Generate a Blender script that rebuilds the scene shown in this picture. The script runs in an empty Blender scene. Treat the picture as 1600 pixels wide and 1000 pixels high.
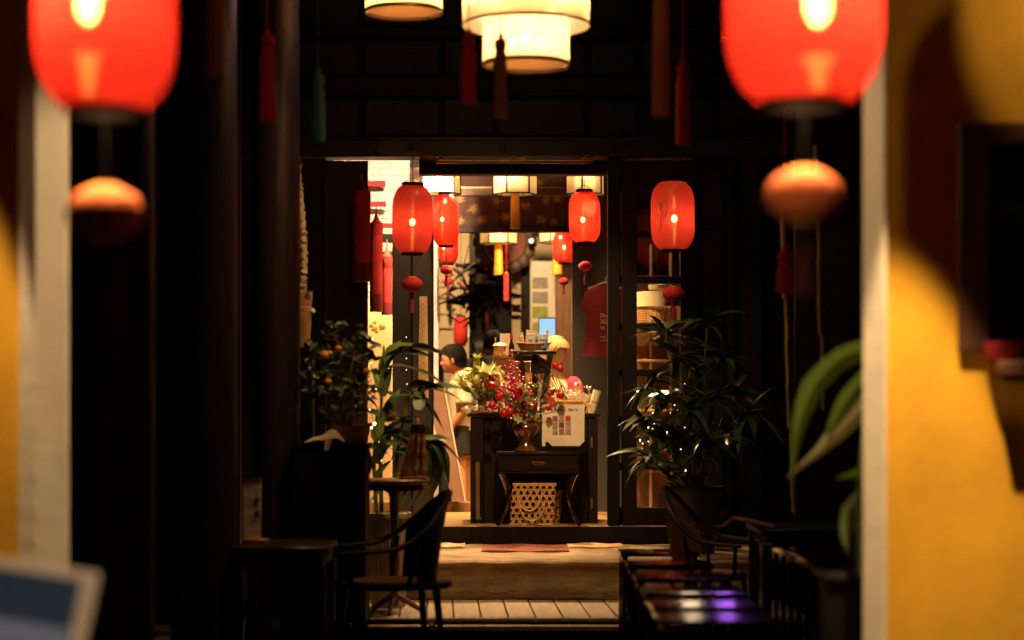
import bpy, bmesh, math, random
from mathutils import Vector, Matrix, Euler
random.seed(11)
R = math.radians
S = bpy.context.scene
COL = S.collection

# ------------------------------------------------------------------ camera, world, light, exposure
F = 3111.0                      # focal length in photo pixels (70 mm on a 36 mm sensor, 1600 px wide)
cam_d = bpy.data.cameras.new('camera')
cam_d.lens = 70; cam_d.sensor_width = 36
cam_d.shift_y = 140 / 1600      # level camera, horizon at row 640
cam_d.clip_start = 0.1; cam_d.clip_end = 500
cam_d.dof.use_dof = True
cam_d.dof.focus_distance = 16.1
cam_d.dof.aperture_fstop = 1.0
cam_d.dof.aperture_blades = 0
cam = bpy.data.objects.new('camera', cam_d); COL.objects.link(cam)
cam.location = (0, 0, 1.5); cam.rotation_euler = (R(90), 0, 0)
S.camera = cam

W = bpy.data.worlds.new('World'); S.world = W; W.use_nodes = True
nt = W.node_tree; nt.nodes.clear()
wo = nt.nodes.new('ShaderNodeOutputWorld'); bg = nt.nodes.new('ShaderNodeBackground')
sky = nt.nodes.new('ShaderNodeTexSky'); sky.sky_type = 'NISHITA'; sky.sun_disc = False
sky.sun_elevation = R(-4); sky.sun_rotation = R(200)
bg.inputs['Strength'].default_value = 0.004
nt.links.new(sky.outputs[0], bg.inputs['Color']); nt.links.new(bg.outputs[0], wo.inputs['Surface'])
sun_d = bpy.data.lights.new('moon', 'SUN'); sun_d.energy = 0.004; sun_d.angle = R(0.5); sun_d.color = (1, .95, .88)
sun = bpy.data.objects.new('moon', sun_d); COL.objects.link(sun); sun.rotation_euler = (R(50), 0, R(20)); sun.location = (0, -5, 12)

S.view_settings.view_transform = 'Standard'; S.view_settings.look = 'None'
S.view_settings.exposure = 0; S.view_settings.gamma = 1; S.view_settings.use_curve_mapping = False
S.render.engine = 'CYCLES'
cy = S.cycles
cy.use_denoising = True
try: cy.denoiser = 'OPENIMAGEDENOISE'
except Exception: pass
cy.sample_clamp_indirect = 4; cy.sample_clamp_direct = 0
cy.max_bounces = 8; cy.transparent_max_bounces = 12; cy.caustics_reflective = False; cy.caustics_refractive = False
WARM = (1.0, .61, .28)

# ------------------------------------------------------------------ helpers
def at(px, py, Y):
    return Vector(((px - 800) * Y / F, Y, 1.5 - (py - 640) * Y / F))
def mx(Y): return Y / F

class MB:
    def __init__(s): s.bm = bmesh.new()
    def box(s, c, size, rot=None, bev=0.0):
        r = bmesh.ops.create_cube(s.bm, size=1)
        vs = r['verts']
        bmesh.ops.scale(s.bm, vec=size, verts=vs)
        if bev > 0:
            es = list({e for v in vs for e in v.link_edges})
            rb = bmesh.ops.bevel(s.bm, geom=es, offset=bev, segments=1, affect='EDGES', profile=.5)
            vs = list({v for f in rb['faces'] for v in f.verts} | {v for v in vs if v.is_valid})
        if rot is not None:
            bmesh.ops.rotate(s.bm, cent=(0, 0, 0), matrix=Euler(rot).to_matrix(), verts=vs)
        bmesh.ops.translate(s.bm, vec=c, verts=vs)
        return s
    def bx(s, x0, x1, y0, y1, z0, z1, bev=0.0):
        return s.box(((x0+x1)/2, (y0+y1)/2, (z0+z1)/2), (abs(x1-x0), abs(y1-y0), abs(z1-z0)), None, bev)
    def tube(s, pts, r, n=8, caps=True, flat=1.0):
        pts = [Vector(p) for p in pts]
        rs = r if isinstance(r, (list, tuple)) else [r] * len(pts)
        rings = []; up = None
        for i, p in enumerate(pts):
            a = pts[max(i-1, 0)]; b = pts[min(i+1, len(pts)-1)]
            d = (b - a)
            if d.length < 1e-9: d = Vector((0, 0, 1))
            d.normalize()
            if up is None:
                up = Vector((0, 1, 0)) if abs(d.y) < .9 else Vector((1, 0, 0))
            x = up - d * up.dot(d)
            if x.length < 1e-6: x = d.orthogonal()
            x.normalize(); y = d.cross(x); up = x
            rings.append([s.bm.verts.new(p + x * math.cos(t) * rs[i] + y * math.sin(t) * rs[i] * flat)
                          for t in [2*math.pi*k/n for k in range(n)]])
        for a, b in zip(rings, rings[1:]):
            for k in range(n):
                s.bm.faces.new((a[k], a[(k+1) % n], b[(k+1) % n], b[k]))
        if caps:
            s.bm.faces.new(list(reversed(rings[0]))); s.bm.faces.new(rings[-1])
        return s
    def lathe(s, prof, n=24, c=(0, 0, 0), caps=True):
        rings = []
        for r, z in prof:
            rings.append([s.bm.verts.new((c[0] + r*math.cos(2*math.pi*k/n), c[1] + r*math.sin(2*math.pi*k/n), c[2] + z)) for k in range(n)])
        for a, b in zip(rings, rings[1:]):
            for k in range(n):
                s.bm.faces.new((a[k], a[(k+1) % n], b[(k+1) % n], b[k]))
        if caps:
            s.bm.faces.new(list(reversed(rings[0]))); s.bm.faces.new(rings[-1])
        return s
    def poly(s, pts):
        s.bm.faces.new([s.bm.verts.new(p) for p in pts]); return s
    def prism(s, poly, axis, d0, d1):
        """poly of (a, b); axis 'y': (a, d, b); 'x': (d, a, b); 'z': (a, b, d)"""
        f = {'y': lambda a, b, d: (a, d, b), 'x': lambda a, b, d: (d, a, b), 'z': lambda a, b, d: (a, b, d)}[axis]
        A = [s.bm.verts.new(f(a, b, d0)) for a, b in poly]; B = [s.bm.verts.new(f(a, b, d1)) for a, b in poly]
        n = len(poly)
        for k in range(n): s.bm.faces.new((A[k], A[(k+1) % n], B[(k+1) % n], B[k]))
        s.bm.faces.new(list(reversed(A))); s.bm.faces.new(B)
        return s
    def grid(s, fn, nu, nv):
        V = [[s.bm.verts.new(fn(i/nu, j/nv)) for j in range(nv+1)] for i in range(nu+1)]
        for i in range(nu):
            for j in range(nv):
                s.bm.faces.new((V[i][j], V[i+1][j], V[i+1][j+1], V[i][j+1]))
        return s
    def ico(s, c, r, sub=1, sc=(1, 1, 1)):
        q = bmesh.ops.create_icosphere(s.bm, subdivisions=sub, radius=r)
        bmesh.ops.scale(s.bm, vec=sc, verts=q['verts']); bmesh.ops.translate(s.bm, vec=c, verts=q['verts'])
        return s
    def capsule(s, a, b, ra, rb, n=12):
        a, b = Vector(a), Vector(b); d = b - a; L = max(d.length, 1e-6); d = d / L
        pts = []; rs = []
        for t in (-85, -55, -25, 0): pts.append(a + d * ra * math.sin(R(t))); rs.append(ra * math.cos(R(t)))
        for t in (0, 25, 55, 85): pts.append(b + d * rb * math.sin(R(t))); rs.append(rb * math.cos(R(t)))
        return s.tube(pts, rs, n)
    def mesh(s, name, m, smooth=True):
        bmesh.ops.recalc_face_normals(s.bm, faces=s.bm.faces)
        me = bpy.data.meshes.new(name); s.bm.to_mesh(me); s.bm.free()
        if m: me.materials.append(m)
        if smooth:
            me.polygons.foreach_set('use_smooth', [True] * len(me.polygons))
            me.set_sharp_from_angle(angle=R(40))
        return me
    def build(s, name, m, parent=None, smooth=True, loc=None):
        o = bpy.data.objects.new(name, s.mesh(name, m, smooth)); COL.objects.link(o)
        if parent: o.parent = parent
        if loc is not None: o.location = loc
        return o

def place(name, me, parent=None, loc=(0, 0, 0), rot=(0, 0, 0), sc=1):
    o = bpy.data.objects.new(name, me); COL.objects.link(o); o.parent = parent
    o.location = loc; o.rotation_euler = rot
    o.scale = (sc, sc, sc) if isinstance(sc, (int, float)) else sc
    return o
def tag(o, label=None, cat=None, group=None, kind=None):
    if label: o['label'] = label
    if cat: o['category'] = cat
    if group: o['group'] = group
    if kind: o['kind'] = kind
    return o
def thing(name, label, cat, loc=(0, 0, 0), rz=0, group=None):
    o = bpy.data.objects.new(name, None); COL.objects.link(o); o.empty_display_size = .05
    o.location = loc; o.rotation_euler = (0, 0, rz)
    return tag(o, label, cat, group)
def dup(root, loc=None, rz=None, label=None, sc=None):
    def cp(o, par):
        c = o.copy(); COL.objects.link(c)
        if par: c.parent = par
        for ch in list(o.children): cp(ch, c)
        return c
    r = cp(root, None)
    if loc is not None: r.location = loc
    if rz is not None: r.rotation_euler = (0, 0, rz)
    if sc is not None: r.scale = (sc, sc, sc)
    if label: r['label'] = label
    return r
def lamp(name, typ, energy, parent=None, loc=(0, 0, 0), color=WARM, size=.03, target=None, angle=60, blend=.6):
    d = bpy.data.lights.new(name, typ); d.energy = energy; d.color = color
    d.shadow_soft_size = size
    if typ == 'SPOT': d.spot_size = R(angle); d.spot_blend = blend
    o = bpy.data.objects.new(name, d); COL.objects.link(o); o.location = loc
    if parent: o.parent = parent
    if target is not None:
        base = Vector(loc) + (parent.location if parent else Vector())
        o.rotation_euler = (Vector(target) - base).to_track_quat('-Z', 'Y').to_euler()
    return o

# ------------------------------------------------------------------ materials
def mat(name, col, rough=.5, var=.0, scale=8, bump=0.0, stretch=(1, 1, 1), metal=0.0, spec=.5, col2=None, rvar=0.0, bscale=None, coat=0):
    m = bpy.data.materials.new(name); m.use_nodes = True
    n = m.node_tree.nodes; l = m.node_tree.links
    b = n['Principled BSDF']
    b.inputs['Base Color'].default_value = (*col, 1); b.inputs['Roughness'].default_value = rough
    b.inputs['Metallic'].default_value = metal; b.inputs['Specular IOR Level'].default_value = spec
    b.inputs['Coat Weight'].default_value = coat
    if var or bump or rvar or col2:
        tc = n.new('ShaderNodeTexCoord'); mp = n.new('ShaderNodeMapping'); mp.inputs['Scale'].default_value = stretch
        l.new(tc.outputs['Object'], mp.inputs['Vector'])
        nz = n.new('ShaderNodeTexNoise'); nz.inputs['Scale'].default_value = scale; nz.inputs['Detail'].default_value = 6
        nz.inputs['Roughness'].default_value = .62
        l.new(mp.outputs[0], nz.inputs['Vector'])
        if var or col2:
            cr = n.new('ShaderNodeValToRGB'); cr.color_ramp.elements[0].position = .3; cr.color_ramp.elements[1].position = .7
            a = tuple(max(0, c * (1 - var)) for c in col); c2 = col2 if col2 else tuple(min(1, c * (1 + var)) for c in col)
            cr.color_ramp.elements[0].color = (*a, 1); cr.color_ramp.elements[1].color = (*c2, 1)
            l.new(nz.outputs['Fac'], cr.inputs[0]); l.new(cr.outputs[0], b.inputs['Base Color'])
        if rvar:
            mr = n.new('ShaderNodeMapRange'); mr.inputs[3].default_value = max(.03, rough - rvar); mr.inputs[4].default_value = min(1, rough + rvar)
            l.new(nz.outputs['Fac'], mr.inputs[0]); l.new(mr.outputs[0], b.inputs['Roughness'])
        if bump:
            nz2 = n.new('ShaderNodeTexNoise'); nz2.inputs['Scale'].default_value = bscale or scale * 3; nz2.inputs['Detail'].default_value = 5
            l.new(mp.outputs[0], nz2.inputs['Vector'])
            bp = n.new('ShaderNodeBump'); bp.inputs['Strength'].default_value = bump; bp.inputs['Distance'].default_value = .01
            l.new(nz2.outputs['Fac'], bp.inputs['Height']); l.new(bp.outputs[0], b.inputs['Normal'])
    return m
def emis(name, col, st):
    m = bpy.data.materials.new(name); m.use_nodes = True
    n = m.node_tree.nodes; n.clear(); l = m.node_tree.links
    o = n.new('ShaderNodeOutputMaterial'); e = n.new('ShaderNodeEmission')
    e.inputs[0].default_value = (*col, 1); e.inputs[1].default_value = st
    l.new(e.outputs[0], o.inputs[0]); return m
def shade_mat(name, dif, trans, see, seecol, gloss=.05, grough=.35, tmix=.6, weave=0):
    """lamp cloth: diffuse + translucent + a little see-through + sheen"""
    m = bpy.data.materials.new(name); m.use_nodes = True
    n = m.node_tree.nodes; n.clear(); l = m.node_tree.links
    o = n.new('ShaderNodeOutputMaterial')
    d = n.new('ShaderNodeBsdfDiffuse'); d.inputs[0].default_value = (*dif, 1)
    t = n.new('ShaderNodeBsdfTranslucent'); t.inputs[0].default_value = (*trans, 1)
    p = n.new('ShaderNodeBsdfTransparent'); p.inputs[0].default_value = (*seecol, 1)
    g = n.new('ShaderNodeBsdfGlossy'); g.inputs['Roughness'].default_value = grough
    a = n.new('ShaderNodeMixShader'); a.inputs[0].default_value = tmix; l.new(d.outputs[0], a.inputs[1]); l.new(t.outputs[0], a.inputs[2])
    b = n.new('ShaderNodeMixShader'); b.inputs[0].default_value = gloss; l.new(a.outputs[0], b.inputs[1]); l.new(g.outputs[0], b.inputs[2])
    c = n.new('ShaderNodeMixShader'); c.inputs[0].default_value = see; l.new(b.outputs[0], c.inputs[1]); l.new(p.outputs[0], c.inputs[2])
    if weave:
        tc = n.new('ShaderNodeTexCoord'); nz = n.new('ShaderNodeTexNoise'); nz.inputs['Scale'].default_value = weave; nz.inputs['Detail'].default_value = 4
        mp = n.new('ShaderNodeMapping'); mp.inputs['Scale'].default_value = (1, 1, 5); l.new(tc.outputs['Object'], mp.inputs[0]); l.new(mp.outputs[0], nz.inputs['Vector'])
        mr = n.new('ShaderNodeMapRange'); mr.inputs[3].default_value = see * .4; mr.inputs[4].default_value = see * 1.6
        l.new(nz.outputs['Fac'], mr.inputs[0]); l.new(mr.outputs[0], c.inputs[0])
    l.new(c.outputs[0], o.inputs[0]); return m
def glass_mat(name):
    m = bpy.data.materials.new(name); m.use_nodes = True
    n = m.node_tree.nodes; n.clear(); l = m.node_tree.links
    o = n.new('ShaderNodeOutputMaterial'); p = n.new('ShaderNodeBsdfTransparent'); p.inputs[0].default_value = (.9, .9, .86, 1)
    g = n.new('ShaderNodeBsdfGlossy'); g.inputs['Roughness'].default_value = .04
    c = n.new('ShaderNodeMixShader'); c.inputs[0].default_value = .05
    l.new(p.outputs[0], c.inputs[1]); l.new(g.outputs[0], c.inputs[2]); l.new(c.outputs[0], o.inputs[0]); return m

M = {}
M['black_wood'] = mat('black_wood', (.0050, .0030, .0020), .52, .5, 6, .25, (6, 6, .6), rvar=.12, spec=.16)
M['dark_wood'] = mat('dark_wood', (.0140, .0064, .0038), .44, .5, 7, .2, (5, 5, .6), rvar=.12, spec=.25)
M['dark_wood_h'] = mat('dark_wood_horizontal', (.0105, .0048, .0028), .40, .5, 7, .2, (.6, 5, 5), rvar=.12, spec=.3)
M['panel_wood'] = mat('panel_wood', (.0075, .0045, .0030), .5, .6, 5, .3, (3, 3, 1), rvar=.15, spec=.25)
M['lacquer'] = mat('lacquer_wood', (.018, .004, .003), .09, .4, 8, .0, (.7, 4, 4), rvar=.03, coat=.6)
M['brown_wood'] = mat('brown_wood', (.16, .075, .03), .5, .4, 7, .2, (5, 5, .6), rvar=.1)
M['orange_wood'] = mat('orange_wood', (.32, .14, .045), .4, .35, 9, .15, (1, 6, 6), rvar=.1)
M['floor_wood'] = mat('floor_wood', (.42, .24, .10), .35, .35, 6, .15, (.6, 6, 6), rvar=.15)
M['deck'] = mat('deck_plank', (.27, .185, .10), .55, .35, 5, .5, (6, .7, 6), rvar=.2)
M['stone'] = mat('stone', (.32, .22, .115), .8, .55, 3.2, .8, (1, 1, 2.2), rvar=.1, bscale=26)
M['stone_tile'] = mat('stone_tile', (.012, .008, .006), .5, .5, 4, .3, rvar=.2)
M['brown_rug'] = mat('doormat', (.26, .075, .04), .95, .4, 40, 1.0, bscale=160)
M['plaster_yellow'] = mat('yellow_plaster', (.80, .40, .016), .85, .26, 1.3, .13, bscale=30)
M['cream_paint'] = mat('cream_paint', (.78, .66, .50), .55, .1, 4, .2)
M['brown_paint'] = mat('brown_paint', (.085, .028, .008), .6, .3, 4, .2, (4, 4, .6))
M['white_wall'] = mat('white_plaster', (.80, .72, .60), .9, .1, 5, .4)
M['brick_white'] = mat('whitewashed_brick', (.80, .62, .54), .85, .18, 6, .5, bscale=40)
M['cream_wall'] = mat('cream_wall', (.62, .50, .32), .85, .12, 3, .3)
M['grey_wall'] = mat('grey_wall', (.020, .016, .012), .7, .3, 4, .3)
M['ceil'] = mat('dark_ceiling', (.015, .011, .008), .7, .4, 4, .2)
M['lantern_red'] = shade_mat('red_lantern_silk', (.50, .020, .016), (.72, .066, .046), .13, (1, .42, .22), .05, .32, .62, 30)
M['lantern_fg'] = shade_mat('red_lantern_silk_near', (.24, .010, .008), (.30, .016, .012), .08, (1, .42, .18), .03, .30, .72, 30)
M['shade_cream'] = shade_mat('cream_lamp_cloth', (.82, .68, .48), (.90, .70, .46), .10, (1, .9, .7), .03, .5, .6)
M['shade_drum'] = shade_mat('drum_lamp_linen', (.80, .63, .42), (.86, .60, .36), .008, (1, .85, .6), .02, .5, .6)
M['bulb'] = emis('lantern_bulb', (1, .62, .28), 100)
M['bulb_fg'] = emis('near_lantern_bulb', (1, .60, .26), 330)
M['streak_fg'] = emis('near_bulb_streak', (1, .46, .15), 17)
M['bulb_streak'] = emis('lantern_bulb_streak', (1, .46, .16), 6)
M['bulb_hex'] = emis('hexagonal_lamp_bulb', (1, .70, .38), 800)
M['bulb_drum'] = emis('drum_lamp_bulb', (1, .66, .33), 260)
M['bulb_pendant'] = emis('pendant_bulb', (1, .70, .38), 7200)
M['fairy'] = emis('fairy_bulb', (1, .72, .38), 9)
M['tube'] = emis('tube_lamp', (1, .74, .40), 22)
M['purple'] = emis('purple_glint_source', (.50, .14, 1), 75)
M['cream_glow'] = emis('cream_glint_source', (1, .70, .42), 75)
M['screen_blue'] = emis('monitor_screen', (.42, .74, 1.0), .95)
M['spot_lens'] = emis('spotlight_lens', (1, .85, .6), 3)
M['red_velvet'] = mat('red_velvet', (.42, .012, .012), .85, .2, 30, .5, bscale=90)
M['orange_velvet'] = mat('orange_red_velvet', (.60, .13, .030), .9, .2, 30, .5, bscale=90)
M['red_cloth'] = mat('red_cloth', (.42, .014, .012), .8, .25, 6, .3, (2, 2, .5))
M['dark_red'] = mat('dark_red_cloth', (.15, .004, .008), .85, .25, 6, .4)
M['deep_red'] = mat('deep_red_thread', (.045, .002, .002), .9, .25, 60, .4, (6, 6, .3))  # shade under the near balls is put into this thread colour
M['yellow_silk'] = mat('yellow_silk_thread', (.75, .33, .03), .6, .25, 60, .5, (6, 6, .3))
M['red_thread'] = mat('red_silk_thread', (.85, .03, .025), .7, .2, 60, .4, (6, 6, .3))
M['orange_thread'] = mat('orange_silk_thread', (.75, .20, .02), .7, .2, 60, .4, (6, 6, .3))
M['brown_thread'] = mat('brown_silk_thread', (.42, .16, .08), .7, .2, 60, .4, (6, 6, .3))
M['teal_thread'] = mat('teal_silk_thread', (.07, .30, .29), .7, .2, 60, .4, (6, 6, .3))
M['gold'] = mat('gilt', (.75, .45, .15), .3, .2, 30, 0, metal=.9)
M['bronze'] = mat('dark_bronze', (.055, .022, .008), .5, .3, 20)
M['plaque_red'] = mat('plaque_red', (.17, .018, .008), .6, .2, 10)
M['brass'] = mat('aged_brass', (.35, .22, .09), .35, .3, 30, 0, metal=.9)
M['blue_lacquer'] = mat('blue_lacquer', (.02, .022, .085), .25, .2, 8)
M['black_metal'] = mat('black_metal', (.006, .005, .004), .45, spec=.3)
M['steel'] = mat('steel', (.5, .48, .45), .3, metal=.9)
M['valance'] = None
M['rattan'] = mat('rattan', (.55, .30, .095), .5, .35, 40, .4)
M['rattan_dark'] = mat('dark_rattan', (.30, .13, .04), .5, .35, 40, .4)
M['bamboo'] = mat('bamboo', (.62, .40, .13), .4, .2, 12, .1, (6, 6, .5))
M['cane_pale'] = mat('pale_cane', (.75, .58, .28), .5, .25, 12, .1, (6, 6, .5))
M['paper'] = mat('white_paper', (.80, .70, .54), .8, .08, 7, .5, bscale=14)
M['kraft'] = mat('kraft_paper', (.52, .36, .20), .8, .15, 12, .2)
M['blue_paper'] = mat('blue_paper', (.16, .34, .55), .7, .2, 20)
M['mat_paper'] = mat('woven_paper_strip', (.62, .42, .20), .8, .15, 25, .3)
M['ceramic'] = mat('brown_glazed_ceramic', (.095, .030, .009), .16, .3, 9, .05, rvar=.05, coat=.6)
M['clay'] = mat('terracotta', (.36, .16, .065), .7, .3, 8, .3)
M['pot_white'] = mat('pale_ribbed_pot', (.50, .43, .28), .5, .2, 5, .2)
M['leaf'] = mat('green_leaf', (.060, .110, .022), .38, .45, 4, .1, (1, 8, 1), rvar=.1)
M['leaf_pale'] = mat('pale_green_leaf', (.13, .19, .05), .40, .4, 4, .1, (1, 8, 1), rvar=.1)
M['leaf_dark'] = mat('dark_green_leaf', (.030, .050, .014), .32, .45, 5, .1, (1, 8, 1), rvar=.1)
M['leaf_bright'] = mat('bright_green_leaf', (.20, .38, .03), .45, .3, 3, .1, (1, 8, 1))
M['leaf_cream'] = mat('cream_edged_leaf', (.66, .68, .30), .45, .3, 3, .1, (1, 8, 1))
M['ivy'] = mat('variegated_ivy', (.13, .20, .04), .4, .5, 30, .1, col2=(.52, .52, .20))
M['stem'] = mat('plant_stem', (.14, .10, .045), .7, .3, 12, .4)
M['berry'] = mat('red_berry', (.52, .012, .040), .28, .3, 20)
M['apple'] = mat('red_apple', (.45, .014, .012), .25, .35, 20)
M['orange_fruit'] = mat('kumquat_skin', (.72, .24, .015), .4, .15, 30, .3, bscale=120)
M['lily'] = mat('yellow_lily_petal', (.82, .84, .34), .55, .15, 14)
M['lily_green'] = mat('lily_bud', (.52, .62, .16), .55, .2, 14)
M['yellow_flower'] = mat('yellow_flower', (.75, .50, .03), .6, .2, 30)
M['skin'] = mat('skin', (.52, .24, .11), .5, .12, 8, .1)
M['skin_pale'] = mat('pale_skin', (.62, .36, .22), .5, .12, 8, .1)
M['hair_black'] = mat('black_hair', (.010, .007, .006), .4, .4, 30, .5, (6, 6, 1))
M['hair_grey'] = mat('greying_hair', (.010, .0065, .005), .6, .6, 30, .5, (6, 6, 1), spec=.15)
M['hair_blond'] = mat('blond_hair', (.36, .20, .065), .5, .35, 26, .6, (6, 6, .6))
M['tee_white'] = mat('cream_tee', (.66, .56, .40), .9, .1, 5, .5, bscale=9)
M['shorts_black'] = mat('black_shorts', (.012, .014, .012), .85, .3, 8, .3)
M['pink_cloth'] = mat('pink_cloth', (.70, .05, .10), .8, .15, 10, .3)
M['scarf'] = mat('pale_yellow_scarf', (.75, .55, .25), .85, .2, 10, .4)
M['blouse'] = mat('pale_blouse', (.55, .46, .40), .9, .25, 30, .5)
M['rust_cloth'] = mat('rust_cloth', (.20, .055, .03), .9, .2, 10, .3)
M['eye'] = mat('eye_white', (.7, .66, .6), .25)
M['iris'] = mat('dark_iris', (.015, .01, .008), .15)
M['lip'] = mat('lip', (.36, .11, .07), .5)
M['board'] = mat('mauve_brown_board', (.22, .12, .085), .6, .12, 6, .1)
M['glass'] = glass_mat('window_glass')
M['bottle'] = mat('dark_bottle', (.015, .007, .005), .12)
M['screen_dark'] = emis('laptop_screen', (.030, .038, .050), .55)
M['screen_low'] = emis('laptop_screen_low', (.16, .15, .16), .6)
M['laptop'] = mat('laptop_shell', (.70, .62, .52), .4, .05, 10)
M['white_panel'] = mat('white_panel', (.74, .70, .58), .5, .05, 5)
M['photo_grey'] = mat('grey_print', (.30, .30, .26), .7, .3, 30)
M['photo_green'] = mat('green_print', (.30, .36, .10), .7, .3, 30)
M['ink'] = mat('dark_ink', (.05, .025, .02), .8)
M['print_cream'] = mat('cream_print', (.55, .40, .28), .8)
PR = [(.42, .14, .15), (.42, .27, .17), (.55, .04, .03), (.50, .36, .20), (.25, .11, .07), (.34, .20, .13), (.25, .22, .05), (.22, .08, .07), (.60, .30, .06)]
PR2 = [(.30, .06, .12), (.55, .38, .22), (.60, .10, .06), (.30, .22, .14), (.16, .06, .05), (.55, .38, .26), (.50, .42, .18), (.45, .22, .18), (.28, .27, .30)]
for i in range(9): M['print%d' % i] = mat('picture_print', PR[i], .7, .2, 60, col2=PR2[i])

def floral():
    m = mat('brown_floral_cloth', (.085, .036, .022), .8, .3, 10, .2)
    n = m.node_tree.nodes; l = m.node_tree.links; b = n['Principled BSDF']
    src = b.inputs['Base Color'].links[0].from_socket
    tc = n.new('ShaderNodeTexCoord'); mp = n.new('ShaderNodeMapping'); mp.inputs['Scale'].default_value = (5.2, 1, 6.4)
    l.new(tc.outputs['Object'], mp.inputs[0])
    vo = n.new('ShaderNodeTexVoronoi'); vo.inputs['Randomness'].default_value = .75; vo.inputs['Scale'].default_value = 1; vo.voronoi_dimensions = '2D'
    sx = n.new('ShaderNodeSeparateXYZ'); cx = n.new('ShaderNodeCombineXYZ'); l.new(mp.outputs[0], sx.inputs[0]); l.new(sx.outputs[0], cx.inputs[0]); l.new(sx.outputs[2], cx.inputs[1])
    l.new(cx.outputs[0], vo.inputs['Vector'])
    nz = n.new('ShaderNodeTexNoise'); nz.inputs['Scale'].default_value = 34; nz.inputs['Detail'].default_value = 3; l.new(tc.outputs['Object'], nz.inputs['Vector'])
    ad = n.new('ShaderNodeMath'); ad.operation = 'MULTIPLY_ADD'; ad.inputs[1].default_value = .75; l.new(nz.outputs['Fac'], ad.inputs[0]); l.new(vo.outputs['Distance'], ad.inputs[2])
    cr = n.new('ShaderNodeValToRGB'); cr.color_ramp.elements[0].position = .50; cr.color_ramp.elements[0].color = (1, 1, 1, 1)
    cr.color_ramp.elements[1].position = .66; cr.color_ramp.elements[1].color = (0, 0, 0, 1); l.new(ad.outputs[0], cr.inputs[0])
    mixn = n.new('ShaderNodeMix'); mixn.data_type = 'RGBA'; l.new(cr.outputs[0], mixn.inputs[0]); l.new(src, mixn.inputs[6]); mixn.inputs[7].default_value = (.40, .22, .075, 1)
    l.new(mixn.outputs[2], b.inputs['Base Color']); return m
M['valance'] = floral()

# ------------------------------------------------------------------ setting: ground, decks, steps, room shell
MB().poly([(-150, -150, 0), (150, -150, 0), (150, 150, 0), (-150, 150, 0)]).build('ground', M['stone_tile'])['kind'] = 'structure'
ceilo = MB().bx(-4.2, 4.2, -4, 16.0, 5.2, 5.3).build('ceiling', M['ceil']); tag(ceilo, kind='structure')
for i in range(6):
    y = 8.8 + i * 1.3
    MB().bx(-4.0, 4.0, y, y + .16, 5.02, 5.198).build('ceiling_beam', M['dark_wood_h'], ceilo)
tag(MB().bx(-4.3, -4.2, -4, 26, 0, 5.3).build('courtyard_wall', M['black_wood']), kind='structure')
tag(MB().bx(4.2, 4.3, -4, 26, 0, 5.3).build('courtyard_wall', M['black_wood']), kind='structure')

# plank deck
deck = MB().bx(-1.6, 1.75, 13.1, 14.28, .02, .1).build('deck', M['black_wood']); tag(deck, kind='structure')
a = R(-2.05)
pw = .172
for i in range(20):
    xc = -1.575 + i * (pw + .008)
    b = MB().box((0, 0, 0), (pw, 1.19, .034), None, .004)
    sh = math.tan(a)
    for v in b.bm.verts: v.co.x += v.co.y * sh
    b.build('plank', M['deck'], deck, loc=(xc, 13.69, .118 + random.uniform(-.0015, .0015)))
MB().bx(-1.6, 1.75, 13.04, 13.088, .112, .1335, .004).build('nosing', M['deck'], deck)
MB().bx(-1.6, 1.75, 12.93, 13.03, .060, .094, .004).build('nosing', M['deck'], deck)
MB().bx(-1.6, 1.75, 12.99, 13.05, 0.0, .058).build('riser', M['black_wood'], deck)

# stone step
stp = MB()
def stonef(u, v):
    x = -2.0 + 4.2 * u
    # v runs: foot of riser -> lip -> tread back
    lean = (x + .6) * .024
    prof = [(14.335, .135), (14.325, .20), (14.33, .30), (14.315, .352), (14.29, .375), (14.28, .40), (14.30, .418), (14.36, .424), (14.8, .424), (15.9, .424)]
    k = v * (len(prof) - 1); i = min(int(k), len(prof) - 2); t = k - i
    y = prof[i][0] * (1-t) + prof[i+1][0] * t; z = prof[i][1] * (1-t) + prof[i+1][1] * t
    w = .5 - abs(.5 - v)
    y += lean * (1 if v < .75 else 0) * 1.2 + .006 * math.sin(x * 7.3) * w + .004 * math.sin(x * 23 + v * 9) * w
    z += .004 * math.sin(x * 5.1 + v * 7) * w + .003 * math.sin(x * 17)
    return (x, y, z)
stp.grid(stonef, 80, 27)
tag(stp.build('stone_step', M['stone']), kind='structure')
tag(MB().bx(-3.2, 3.4, 14.55, 15.92, .0, .40).build('step_core', M['stone_tile']), kind='structure')

# shop floor, threshold and sill
sf = MB().bx(-3.0, 3.2, 15.98, 18.2, .40, .545).build('shop_floor', M['black_wood']); tag(sf, kind='structure')
for i in range(15):
    MB().bx(-2.6, 2.6, 15.99 + i*.147, 15.99 + i*.147 + .142, .547, .565 + random.uniform(-.0008, .0008), .002).build('floor_board', M['floor_wood'], sf)
tag(MB().bx(-3.0, 3.2, 15.93, 15.975, .426, .563, .004).build('threshold_riser', M['black_wood']), kind='structure')
tag(MB().bx(-3.0, .70, 18.22, 18.34, .40, .655, .006).build('threshold_sill', M['brown_wood']), kind='structure')
tag(MB().bx(-3.0, 3.2, 18.36, 26, .38, .45).build('inner_floor', M['floor_wood']), kind='structure')
tag(MB().bx(-3.0, 3.2, 16.3, 26.2, 3.95, 4.05).build('shop_ceiling', M['ceil']), kind='structure')
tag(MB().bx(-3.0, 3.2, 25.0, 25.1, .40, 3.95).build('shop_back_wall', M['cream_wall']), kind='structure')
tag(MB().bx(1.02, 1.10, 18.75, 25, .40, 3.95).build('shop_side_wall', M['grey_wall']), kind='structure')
tag(MB().bx(.57, 1.02, 18.75, 18.83, .40, 3.95).build('shop_side_wall', M['grey_wall']), kind='structure')
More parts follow.
